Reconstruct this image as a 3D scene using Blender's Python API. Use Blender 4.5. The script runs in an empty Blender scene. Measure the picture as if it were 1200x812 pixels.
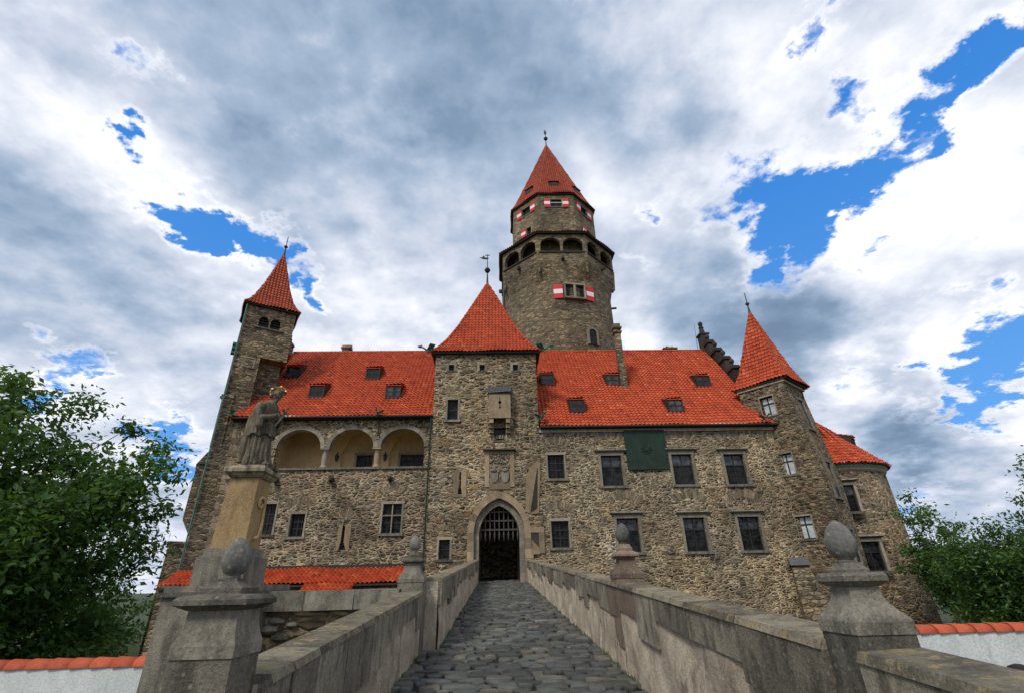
import bpy, bmesh, math, random
import numpy as np
from mathutils import Vector, Matrix
R = math.radians
random.seed(7)
rng = np.random.default_rng(11)
sc = bpy.context.scene
col = sc.collection

# ------------------------------------------------------------------ camera
EZ = 1.9                                   # eye height
PITCH, ROLL, YAW = R(26.1), R(1.24), R(1.9)
fw = Vector((math.sin(YAW) * math.cos(PITCH), math.cos(YAW) * math.cos(PITCH), math.sin(PITCH)))
r0 = Vector((math.cos(YAW), -math.sin(YAW), 0)); u0 = r0.cross(fw)
rt = r0 * math.cos(ROLL) - u0 * math.sin(ROLL)
up = u0 * math.cos(ROLL) + r0 * math.sin(ROLL)
cd = bpy.data.cameras.new('camera'); cam = bpy.data.objects.new('camera', cd); col.objects.link(cam)
cd.sensor_width = 36; cd.lens = 36 * 567 / 1200; cd.clip_start = .05; cd.clip_end = 3000
cam.matrix_world = Matrix(((rt.x, up.x, -fw.x, 0), (rt.y, up.y, -fw.y, 0), (rt.z, up.z, -fw.z, EZ), (0, 0, 0, 1)))
sc.camera = cam

# ------------------------------------------------------------------ light, exposure
SUN_DIR = Vector((-.42, -.62, .80)).normalized()      # towards the sun
SUN_EL = math.asin(SUN_DIR.z); SUN_AZ = math.atan2(SUN_DIR.x, SUN_DIR.y)
sd = bpy.data.lights.new('sun', 'SUN'); sd.energy = 2.2; sd.angle = R(14); sd.color = (1, .95, .86)
so = bpy.data.objects.new('sun', sd); col.objects.link(so)
so.rotation_euler = SUN_DIR.to_track_quat('Z', 'Y').to_euler()
sc.view_settings.view_transform = 'Standard'; sc.view_settings.look = 'None'
sc.view_settings.exposure = 0.24; sc.view_settings.gamma = 1; sc.view_settings.use_curve_mapping = False
sc.cycles.use_denoising = True
sc.cycles.max_bounces = 6; sc.cycles.transparent_max_bounces = 8

# ------------------------------------------------------------------ node helpers
def nd(nt, typ, ins=None, **props):
    x = nt.nodes.new('ShaderNode' + typ)
    for k, v in props.items(): setattr(x, k, v)
    for k, v in (ins or {}).items():
        s = x.inputs[k]
        if isinstance(v, bpy.types.NodeSocket): nt.links.new(v, s)
        else: s.default_value = v
    return x
def mth(nt, op, a, b=0.0, c=None, clamp=False):
    i = {0: a, 1: b}
    if c is not None: i[2] = c
    return nd(nt, 'Math', i, operation=op, use_clamp=clamp).outputs[0]
def c4(c): return (c[0], c[1], c[2], 1) if not isinstance(c, bpy.types.NodeSocket) else c
def mix(nt, f, a, b, mode='MIX'):
    return nd(nt, 'Mix', {0: f, 6: c4(a), 7: c4(b)}, data_type='RGBA', blend_type=mode, clamp_factor=True).outputs[2]
def ramp(nt, f, stops, interp='LINEAR'):
    x = nd(nt, 'ValToRGB', {0: f}); e = x.color_ramp; e.interpolation = interp
    while len(e.elements) < len(stops): e.elements.new(.5)
    for el, (p, c) in zip(e.elements, stops):
        el.position = p; el.color = c4(c) if hasattr(c, '__len__') else (c, c, c, 1)
    return x.outputs[0]
def rng_map(nt, v, a, b, c=0.0, d=1.0, smooth=True):
    return nd(nt, 'MapRange', {0: v, 1: a, 2: b, 3: c, 4: d}, interpolation_type='SMOOTHSTEP' if smooth else 'LINEAR').outputs[0]
def noise(nt, vec, scale, detail=4, rough=.55, out=0):
    return nd(nt, 'TexNoise', {'Vector': vec, 'Scale': scale, 'Detail': detail, 'Roughness': rough}).outputs[out]
def vscale(nt, vec, s):
    return nd(nt, 'VectorMath', {0: vec, 1: s}, operation='MULTIPLY').outputs[0]
def vadd(nt, a, b):
    return nd(nt, 'VectorMath', {0: a, 1: b}, operation='ADD').outputs[0]
def new_mat(name):
    m = bpy.data.materials.new(name); m.use_nodes = True
    nt = m.node_tree; b = nt.nodes['Principled BSDF']
    b.inputs['Roughness'].default_value = .85
    b.inputs['Specular IOR Level'].default_value = .3
    return m, nt, b
def setc(nt, b, c):
    if isinstance(c, bpy.types.NodeSocket): nt.links.new(c, b.inputs['Base Color'])
    else: b.inputs['Base Color'].default_value = c4(c)
def bump(nt, b, h, dist, strength=1.0):
    x = nd(nt, 'Bump', {'Height': h, 'Distance': dist, 'Strength': strength})
    nt.links.new(x.outputs[0], b.inputs['Normal'])
def pos(nt): return nd(nt, 'NewGeometry').outputs['Position']
def tint(nt): return nd(nt, 'Attribute', attribute_name='tint').outputs['Fac']

# ------------------------------------------------------------------ materials
def rubble(name, sc3, stops, mortar, mw=.07, tone=1.0, dist=.06, stain=.5):
    m, nt, b = new_mat(name); P = pos(nt)
    warp = nd(nt, 'TexNoise', {'Vector': P, 'Scale': 1.7, 'Detail': 2}).outputs['Color']
    warp = vscale(nt, vadd(nt, warp, (-.5, -.5, -.5)), (.5, .5, .22))
    q = vscale(nt, vadd(nt, P, warp), sc3)
    f1 = nd(nt, 'TexVoronoi', {'Vector': q, 'Scale': 1, 'Randomness': .9})
    ed = nd(nt, 'TexVoronoi', {'Vector': q, 'Scale': 1, 'Randomness': .9}, feature='DISTANCE_TO_EDGE').outputs['Distance']
    rnd = nd(nt, 'SeparateColor', {0: f1.outputs['Color']}).outputs[0]
    cst = ramp(nt, rnd, stops, 'LINEAR')
    fine = noise(nt, P, 9, 5, .65); mid = noise(nt, P, 1.1, 4); big = noise(nt, P, .22, 4)
    cst = mix(nt, 1, cst, ramp(nt, fine, [(.25, .55), (.75, 1.35)]), 'MULTIPLY')
    edn = mth(nt, 'ADD', ed, mth(nt, 'MULTIPLY', mth(nt, 'SUBTRACT', fine, .5), .16))
    mk = rng_map(nt, edn, mw * .4, mw * 1.5)
    mcol = mix(nt, 1, mortar, ramp(nt, mid, [(.3, .35), (.62, 1.1)]), 'MULTIPLY')
    c = mix(nt, mk, mcol, cst)
    c = mix(nt, 1, c, ramp(nt, big, [(.25, 1 - stain), (.5, .95), (.75, 1.25)]), 'MULTIPLY')
    hue = noise(nt, vadd(nt, P, (31, 17, 9)), .32, 5, .6)
    c = mix(nt, ramp(nt, hue, [(.38, 0.), (.62, 1.)]), mix(nt, 1, c, (1.12, 1.02, .86), 'MULTIPLY'), mix(nt, 1, c, (.96, .94, .90), 'MULTIPLY'))
    if tone != 1: c = mix(nt, 1, c, (tone, tone, tone), 'MULTIPLY')
    setc(nt, b, c)
    h = mth(nt, 'ADD', mth(nt, 'MULTIPLY', rng_map(nt, edn, 0, mw * 3.5), 1.0), mth(nt, 'MULTIPLY', fine, .35))
    h = mth(nt, 'ADD', h, mth(nt, 'MULTIPLY', rnd, .4))
    bump(nt, b, h, dist); b.inputs['Roughness'].default_value = .92
    return m
MA = {}
PAL = [(0, (.024, .02, .015)), (.16, (.095, .073, .048)), (.3, (.055, .049, .041)), (.44, (.225, .178, .118)), (.58, (.135, .115, .088)), (.75, (.35, .288, .195)), (.89, (.18, .10, .06)), (1, (.47, .40, .285))]
MA['rubble'] = rubble('rubble_masonry', (3.2, 3.2, 9.2), PAL, (.50, .43, .31), .08)
MA['rubble_gate'] = rubble('gate_masonry', (2.6, 2.6, 6.8), PAL, (.46, .385, .27), .065, 1.0)
MA['rubble_west'] = rubble('west_masonry', (2.7, 2.7, 7.8), PAL, (.50, .435, .325), .09, .84)
MA['rubble_keep'] = rubble('keep_masonry', (2.2, 2.2, 5.2), [(0, (.075, .062, .044)), (.3, (.20, .168, .115)), (.55, (.14, .123, .092)), (.8, (.33, .275, .19)), (1, (.21, .168, .11))], (.19, .16, .115), .05, 1.0)
MA['rubble_dark'] = rubble('weathered_masonry', (2.4, 2.4, 5.8), [(0, (.06, .05, .036)), (.4, (.165, .135, .095)), (.7, (.26, .215, .15)), (1, (.34, .28, .19))], (.19, .16, .115), .06, 1.0)
MA['rubble_round'] = rubble('bastion_masonry', (3.4, 3.4, 7.5), PAL, (.36, .29, .195), .07, .85)

def ashlar(name, c1, c2, c3, stain=.6, rough=.85, bd=.02, lichen=None, vs=(1, 1, .35)):
    m, nt, b = new_mat(name); P = pos(nt); t = tint(nt)
    P = vadd(nt, P, vscale(nt, nd(nt, 'CombineXYZ', {0: t, 1: t, 2: t}).outputs[0], (13, 7, 5)))
    n1 = noise(nt, P, 1.9, 6, .66); n2 = noise(nt, vscale(nt, P, vs), 4.0, 6, .68); n3 = noise(nt, P, 42, 5, .75); n4 = noise(nt, P, 11, 5, .7)
    c = mix(nt, ramp(nt, n1, [(.38, 0.), (.62, 1.)]), c1, c2)
    c = mix(nt, ramp(nt, n2, [(.46, 0.), (.62, stain)]), c, c3)
    c = mix(nt, ramp(nt, n4, [(.56, 0.), (.70, .55)]), c, c1)
    c = mix(nt, 1, c, ramp(nt, t, [(0, .6), (.5, .95), (1, 1.35)]), 'MULTIPLY')
    c = mix(nt, 1, c, ramp(nt, n3, [(.28, .6), (.72, 1.35)]), 'MULTIPLY')
    pit = nd(nt, 'TexVoronoi', {'Vector': P, 'Scale': 34, 'Randomness': 1.0}).outputs['Distance']; pm = noise(nt, P, 5, 3)
    pk = mth(nt, 'MULTIPLY', rng_map(nt, pit, .26, .12), rng_map(nt, pm, .48, .62))
    c = mix(nt, mth(nt, 'MULTIPLY', pk, .7), c, c3)
    sp2 = nd(nt, 'TexVoronoi', {'Vector': vadd(nt, P, (3, 5, 7)), 'Scale': 15, 'Randomness': 1.0}).outputs['Distance']
    c = mix(nt, mth(nt, 'MULTIPLY', rng_map(nt, mth(nt, 'ADD', sp2, mth(nt, 'MULTIPLY', n3, .2)), .32, .25), .5), c, (.26, .25, .20))
    if lichen:
        l = noise(nt, P, 6, 7, .78)
        c = mix(nt, ramp(nt, l, [(.54, 0.), (.60, .85)]), c, lichen)
    setc(nt, b, c); b.inputs['Roughness'].default_value = rough
    bump(nt, b, mth(nt, 'ADD', mth(nt, 'MULTIPLY', n3, .45), mth(nt, 'ADD', n2, mth(nt, 'MULTIPLY', n4, .7))), bd)
    return m
MA['sand'] = ashlar('dressed_sandstone', (.33, .25, .155), (.25, .185, .115), (.17, .115, .07), .5)
MA['pale'] = ashlar('pale_dressed_stone', (.30, .265, .205), (.22, .19, .145), (.13, .11, .085), .5)
MA['arch_stone'] = ashlar('rough_arch_stones', (.24, .19, .125), (.17, .13, .085), (.08, .06, .042), .7, bd=.03)
MA['grey'] = ashlar('weathered_grey_sandstone', (.21, .19, .148), (.14, .13, .104), (.06, .055, .045), .75, bd=.03)
MA['coping'] = ashlar('mossy_coping_stone', (.23, .20, .14), (.15, .132, .095), (.065, .058, .045), .75, bd=.035, lichen=(.31, .235, .11))
MA['slab'] = ashlar('grey_parapet_slab', (.29, .255, .19), (.18, .162, .122), (.07, .062, .048), .75, bd=.035, vs=(1.5, 1.5, .6))
MA['slab_brown'] = ashlar('brown_parapet_slab', (.20, .145, .105), (.14, .10, .075), (.075, .06, .048), .6)
MA['cone'] = ashlar('grey_pine_cone_stone', (.18, .175, .155), (.12, .118, .107), (.06, .058, .052), .6, bd=.014)
MA['statue'] = ashlar('statue_sandstone', (.29, .24, .16), (.165, .138, .094), (.04, .035, .027), .9, bd=.015, vs=(2.2, 2.2, .5))
MA['pedestal'] = ashlar('ochre_pedestal_stone', (.56, .39, .18), (.44, .30, .145), (.22, .14, .075), .55)
MA['ochre'] = ashlar('ochre_stain_stone', (.30, .20, .09), (.24, .17, .09), (.12, .09, .055), .4)
MA['darkstone'] = ashlar('dark_stone_recess_shade', (.05, .044, .036), (.036, .032, .027), (.022, .02, .018), .5)  # dark real stonework; also paints the unlit depth of passage, slits and recesses

def plaster(name, c1, c2, c3, bd=.02, sc1=2.2):
    m, nt, b = new_mat(name); P = pos(nt)
    n1 = noise(nt, P, sc1, 6, .65); n2 = noise(nt, vscale(nt, P, (1.6, 1.6, .8)), 2.2, 7, .72); n3 = noise(nt, P, 26, 5, .75)
    c = mix(nt, ramp(nt, n1, [(.40, 0.), (.56, 1.)]), c1, c2)
    c = mix(nt, ramp(nt, n2, [(.5, 0.), (.68, .85)]), c, c3)
    c = mix(nt, 1, c, ramp(nt, n3, [(.25, .7), (.7, 1.18)]), 'MULTIPLY')
    setc(nt, b, c); b.inputs['Roughness'].default_value = .95
    bump(nt, b, mth(nt, 'ADD', n3, mth(nt, 'MULTIPLY', n1, .8)), bd)
    return m
MA['plaster'] = plaster('flaking_pinkish_plaster', (.72, .62, .48), (.53, .445, .335), (.23, .185, .135), .07)
MA['white'] = plaster('white_wall_plaster', (.62, .65, .64), (.55, .585, .575), (.44, .47, .455), .012, 1.1)
MA['yellow'] = plaster('yellow_plaster', (.62, .47, .27), (.55, .42, .24), (.42, .325, .19), .008, .8)

def tiles(name, lo, hi, dark):
    m, nt, b = new_mat(name); P = pos(nt); t = tint(nt)
    n1 = noise(nt, P, .45, 6, .65); n2 = noise(nt, P, 14, 4, .7); n3 = noise(nt, vscale(nt, P, (1.6, .35, .35)), .8, 5, .6)
    mid = tuple((a + b_) / 2 for a, b_ in zip(lo, hi)); pale = (hi[0] * 1.12, hi[1] * 1.6, hi[2] * 2.2)
    c = ramp(nt, t, [(0, tuple(x * .7 for x in lo)), (.06, lo), (.5, mid), (.94, hi), (1, pale)])
    c = mix(nt, ramp(nt, n1, [(.52, 0.), (.75, .32)]), c, dark)
    c = mix(nt, ramp(nt, n3, [(.55, 0.), (.72, .22)]), c, tuple(x * .8 for x in dark))
    c = mix(nt, 1, c, ramp(nt, n2, [(.25, .7), (.7, 1.18)]), 'MULTIPLY')
    setc(nt, b, c); b.inputs['Roughness'].default_value = .7
    return m
MA['tile'] = tiles('orange_clay_tiles', (.35, .048, .016), (.475, .078, .024), (.21, .042, .018))
MA['tile_old'] = tiles('old_brick_red_tiles', (.28, .045, .019), (.39, .07, .027), (.16, .036, .02))
MA['tile_cap'] = tiles('wall_cap_tiles', (.36, .062, .024), (.47, .095, .036), (.22, .042, .022))

def plain(name, c, rough=.7, metal=0.0, var=.35, spec=.3, scale=6):
    m, nt, b = new_mat(name); P = pos(nt)
    n = noise(nt, P, scale, 5, .65)
    setc(nt, b, mix(nt, 1, c, ramp(nt, n, [(.25, 1 - var), (.75, 1 + var)]), 'MULTIPLY'))
    b.inputs['Roughness'].default_value = rough; b.inputs['Metallic'].default_value = metal
    b.inputs['Specular IOR Level'].default_value = spec
    return m
MA['wood'] = plain('dark_window_wood', (.022, .019, .017), .6)
MA['eave'] = plain('dark_eave_timber', (.03, .025, .02), .75)
MA['iron'] = plain('wrought_iron', (.05, .047, .043), .5, .3)
MA['portcullis'] = plain('grey_iron_bars', (.065, .06, .053), .55, .3)
MA['copper'] = plain('verdigris_copper', (.05, .15, .115), .6, 0, .5)
MA['copper_dark'] = plain('dark_green_copper', (.016, .032, .022), .55, .2, .45, scale=2)
MA['gold'] = plain('gilded_metal', (.85, .55, .18), .25, 1, .15)
MA['bark'] = plain('tree_bark', (.05, .04, .03), .95, 0, .5)
MA['soil'] = plain('joint_soil', (.012, .012, .011), 1, 0, .4)
MA['red'] = plain('red_shutter_paint', (.55, .02, .022), .5, 0, .2)
MA['whitep'] = plain('white_shutter_paint', (.72, .71, .68), .5, 0, .15)
MA['lead'] = plain('grey_lead_sheet', (.10, .105, .105), .55, .2)
MA['glass'] = plain('dark_window_glass', (.006, .007, .008), .12, 0, .3, .14)
MA['curtain'] = plain('pale_curtained_glass', (.40, .43, .44), .2, 0, .45, .5, 3)
MA['reflect_glass'] = plain('glass_painted_reflection', (.03, .034, .038), .08, 0, .4, .4)
def paint_glass_reflection(m, lo, hi):
    nt = m.node_tree; b = nt.nodes['Principled BSDF']; r_ = nd(nt, 'ObjectInfo').outputs['Random']; P = pos(nt)
    f = mth(nt, 'MULTIPLY', r_, rng_map(nt, noise(nt, P, 2.2, 3), .35, .65))  # random lightening of base colour stands in for sky reflections and curtains
    nt.links.new(mix(nt, f, lo, hi), b.inputs['Base Color'])
    w = noise(nt, P, 3.5, 2); bump(nt, b, w, .05)
paint_glass_reflection(MA['reflect_glass'], (.008, .009, .011), (.09, .10, .11)); paint_glass_reflection(MA['glass'], (.004, .005, .006), (.035, .035, .034))
MA['hair'] = plain('dark_brown_hair', (.012, .008, .007), .6, 0, .4, scale=60)
MA['skin'] = plain('skin', (.45, .27, .19), .6, 0, .06)
MA['jacket'] = plain('dark_blue_jacket', (.02, .025, .045), .85, 0, .2)
MA['trousers'] = plain('dark_trousers', (.03, .03, .032), .9, 0, .2)

def cobble_mat():
    m, nt, b = new_mat('grey_cobbles'); P = pos(nt); t = tint(nt)
    n1 = noise(nt, P, 5, 5, .6); n2 = noise(nt, P, 45, 4, .7); n0 = noise(nt, P, .8, 3)
    c = ramp(nt, t, [(0, (.048, .052, .048)), (.45, (.085, .092, .086)), (.8, (.125, .132, .122)), (.93, (.13, .118, .095)), (1, (.18, .168, .13))])
    c = mix(nt, 1, c, ramp(nt, n1, [(.25, .6), (.75, 1.3)]), 'MULTIPLY')
    c = mix(nt, 1, c, ramp(nt, n0, [(.3, .75), (.7, 1.15)]), 'MULTIPLY')
    setc(nt, b, c)
    nt.links.new(ramp(nt, n1, [(.3, .28), (.7, .52)]), b.inputs['Roughness'])
    b.inputs['Specular IOR Level'].default_value = .45
    bump(nt, b, mth(nt, 'ADD', n1, mth(nt, 'MULTIPLY', n2, .5)), .05)
    return m
MA['cobble'] = cobble_mat()
def ground_mat():
    m, nt, b = new_mat('grassy_ground'); P = pos(nt)
    n = noise(nt, P, .6, 6, .65); n2 = noise(nt, P, 12, 4, .7)
    c = ramp(nt, n, [(.3, (.028, .045, .014)), (.55, (.045, .06, .022)), (.75, (.075, .065, .035))])
    setc(nt, b, mix(nt, 1, c, ramp(nt, n2, [(.2, .5), (.8, 1.4)]), 'MULTIPLY'))
    bump(nt, b, n2, .06); return m
MA['ground'] = ground_mat()
def leaf_mat(name, lo, hi):
    m, nt, b = new_mat(name); t = tint(nt)
    c = mix(nt, t, lo, hi); setc(nt, b, c)
    b.inputs['Roughness'].default_value = .5; b.inputs['Specular IOR Level'].default_value = .35
    tr = nd(nt, 'BsdfTranslucent', {'Color': mix(nt, .5, c, (.16, .30, .03))})
    mx = nd(nt, 'MixShader', {0: .38, 1: b.outputs[0], 2: tr.outputs[0]})
    nt.links.new(mx.outputs[0], nt.nodes['Material Output'].inputs[0]); return m
MA['leaf_dark'] = leaf_mat('dark_green_leaves', (.018, .052, .011), (.085, .175, .036))
MA['leaf_mid'] = leaf_mat('mid_green_leaves', (.028, .068, .015), (.125, .22, .048))

# ------------------------------------------------------------------ sky
def build_world():
    w = bpy.data.worlds.new('World'); sc.world = w; w.use_nodes = True
    nt = w.node_tree; bg = nt.nodes['Background']
    sky = nd(nt, 'TexSky', sky_type='NISHITA', sun_disc=False, sun_elevation=SUN_EL, sun_rotation=SUN_AZ, air_density=1.0, dust_density=.4, ozone_density=2.0)
    D = nd(nt, 'TexCoord').outputs['Generated']
    sep = nd(nt, 'SeparateXYZ', {0: D})
    zz = mth(nt, 'ADD', mth(nt, 'MAXIMUM', sep.outputs[2], 0.0), .30)
    P = nd(nt, 'CombineXYZ', {0: mth(nt, 'DIVIDE', sep.outputs[0], zz), 1: mth(nt, 'DIVIDE', sep.outputs[1], zz), 2: mth(nt, 'MULTIPLY', sep.outputs[2], .6)}).outputs[0]
    n1 = noise(nt, P, 1.5, 8, .55); n2 = noise(nt, vadd(nt, P, (5.2, 1.3, 2.1)), 3.2, 9, .58); n3 = noise(nt, vadd(nt, P, (1.7, 8.3, .4)), 9, 8, .6)
    wv = nd(nt, 'TexNoise', {'Vector': P, 'Scale': 4.2, 'Detail': 8, 'Roughness': .62}).outputs['Color']
    DW = vadd(nt, D, vscale(nt, vadd(nt, wv, (-.5, -.5, -.5)), (.42, .42, .42)))
    def direction(u, v):
        return (fw * 567 + rt * (u - 600) - up * (v - 406)).normalized()
    def blobs(lst, dirs):
        acc = None
        for u, v, rad, wgt in lst:
            d = direction(u, v)
            dot = nd(nt, 'VectorMath', {0: dirs, 1: d}, operation='DOT_PRODUCT').outputs['Value']
            ds = mth(nt, 'SUBTRACT', 1.0, dot)                       # ~ angle^2/2
            r2 = (rad / 567) ** 2 / 2
            x = mth(nt, 'MULTIPLY', mth(nt, 'POWER', 2.718, mth(nt, 'MULTIPLY', ds, -1 / r2)), wgt)
            acc = x if acc is None else mth(nt, 'ADD', acc, x)
        return acc
    nrm = lambda q: nd(nt, 'VectorMath', {0: q}, operation='NORMALIZE').outputs[0]
    blue = blobs(BLUE, nrm(DW))
    tone = blobs(TONE, nrm(vadd(nt, D, vscale(nt, vadd(nt, wv, (-.5, -.5, -.5)), (.16, .16, .16)))))
    n4 = noise(nt, vadd(nt, P, (4.1, 2.2, 7.7)), 4.0, 9, .6)
    f = mth(nt, 'ADD', blue, mth(nt, 'MULTIPLY', mth(nt, 'SUBTRACT', n4, .5), 1.9))
    fb = rng_map(nt, f, .32, .74)
    # cloud brightness: large banks, puffs, and a relief term (density here minus density a little nearer the sun)
    def puff(off, sc_, det):
        return noise(nt, vadd(nt, P, off), sc_, det, .56)
    sx, sy = .055, -.075
    rel = mth(nt, 'SUBTRACT', puff((3.3, 7.1, .6), 2.6, 7), puff((3.3 + sx, 7.1 + sy, .62), 2.6, 7))
    rel2 = mth(nt, 'SUBTRACT', puff((9.3, 2.1, .2), 6.5, 7), puff((9.3 + sx * .45, 2.1 + sy * .45, .2), 6.5, 7))
    t = mth(nt, 'ADD', .64, mth(nt, 'MULTIPLY', mth(nt, 'SUBTRACT', n2, .5), .62))
    t = mth(nt, 'ADD', t, mth(nt, 'MULTIPLY', mth(nt, 'SUBTRACT', n1, .5), .75))
    t = mth(nt, 'ADD', t, mth(nt, 'MULTIPLY', rel, 1.5))
    t = mth(nt, 'ADD', t, mth(nt, 'MULTIPLY', rel2, .5))
    t = mth(nt, 'ADD', t, mth(nt, 'MULTIPLY', mth(nt, 'SUBTRACT', n3, .5), .10))
    t = mth(nt, 'ADD', t, tone)
    t = mth(nt, 'ADD', t, mth(nt, 'MULTIPLY', rng_map(nt, f, .02, .36), .20))
    t = mth(nt, 'MULTIPLY_ADD', t, .86, .10)
    cl = ramp(nt, t, [(.0, (.15, .225, .335)), (.2, (.20, .285, .41)), (.42, (.335, .425, .56)), (.62, (.53, .585, .695)), (.8, (.71, .745, .825)), (1, (.92, .93, .955))])
    cl = vscale(nt, cl, (10, 10, 10))
    hz = rng_map(nt, sep.outputs[2], .1, .8, 0, 1, False)
    blu = mix(nt, .86, vscale(nt, sky.outputs[0], (.6, .9, 1.4)), mix(nt, hz, (1.3, 3.7, 7.8), (.16, 1.9, 6.3)))
    c = mix(nt, fb, cl, blu)
    below = rng_map(nt, sep.outputs[2], -.02, -.12)
    c = mix(nt, below, c, (1.2, 1.3, 1.4))
    nt.links.new(c, bg.inputs[0]); bg.inputs[1].default_value = .1
# patches of clear sky and darker / lighter cloud banks: bearing given by image place, spread in pixels, weight
BLUE = [(905, 250, 38, .92), (955, 258, 36, 1.0), (1000, 212, 33, .95), (1050, 165, 22, .72), (1120, 82, 27, .92), (1155, 60, 22, .8), (1105, 130, 18, .75), (1190, 40, 16, .65), (770, 245, 12, .5), (1000, 120, 16, .55), (660, -5, 18, .7), (935, 8, 16, .6),
        (232, 268, 26, .95), (268, 268, 26, .85), (300, 310, 24, .95), (330, 290, 18, .75), (352, 345, 20, .9), (255, 300, 16, .6), (138, 70, 15, .5), (143, 172, 14, .8), (195, 530, 26, .8), (35, 415, 16, .55), (75, 438, 18, .65),
        (735, 320, 16, .55), (1190, 385, 28, .85), (1060, 315, 14, .6), (1130, 425, 22, .65), (1100, 440, 20, .6), (1195, 450, 16, .6), (1030, 470, 16, .45), (1100, 610, 30, .4)]
TONE = [(420, 110, 150, -.28), (620, 170, 120, -.26), (500, 200, 90, -.08), (260, 10, 110, -.22), (560, 30, 130, -.22), (830, 60, 150, -.06), (40, 230, 70, -.22), (60, 330, 90, -.14), (160, 380, 60, -.10),
        (880, 380, 75, -.38), (800, 350, 60, -.22), (960, 365, 50, -.34), (905, 450, 60, -.28), (1065, 525, 36, -.5), (1110, 590, 60, -.20), (1010, 300, 30, .2), (1120, 230, 70, .26), (980, 100, 110, .18), (900, 290, 36, .32), (1050, 250, 40, .28), (1160, 330, 60, .15), (1090, 370, 50, .16), (1000, 470, 34, .3),
        (90, 110, 70, .16), (150, 200, 55, .22), (215, 235, 40, .26), (250, 320, 40, .26), (420, 360, 90, .16), (540, 270, 60, .10), (100, 480, 60, .16), (430, 240, 70, .05), (760, 400, 50, .05), (1150, 520, 60, .18)]
build_world()

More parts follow.
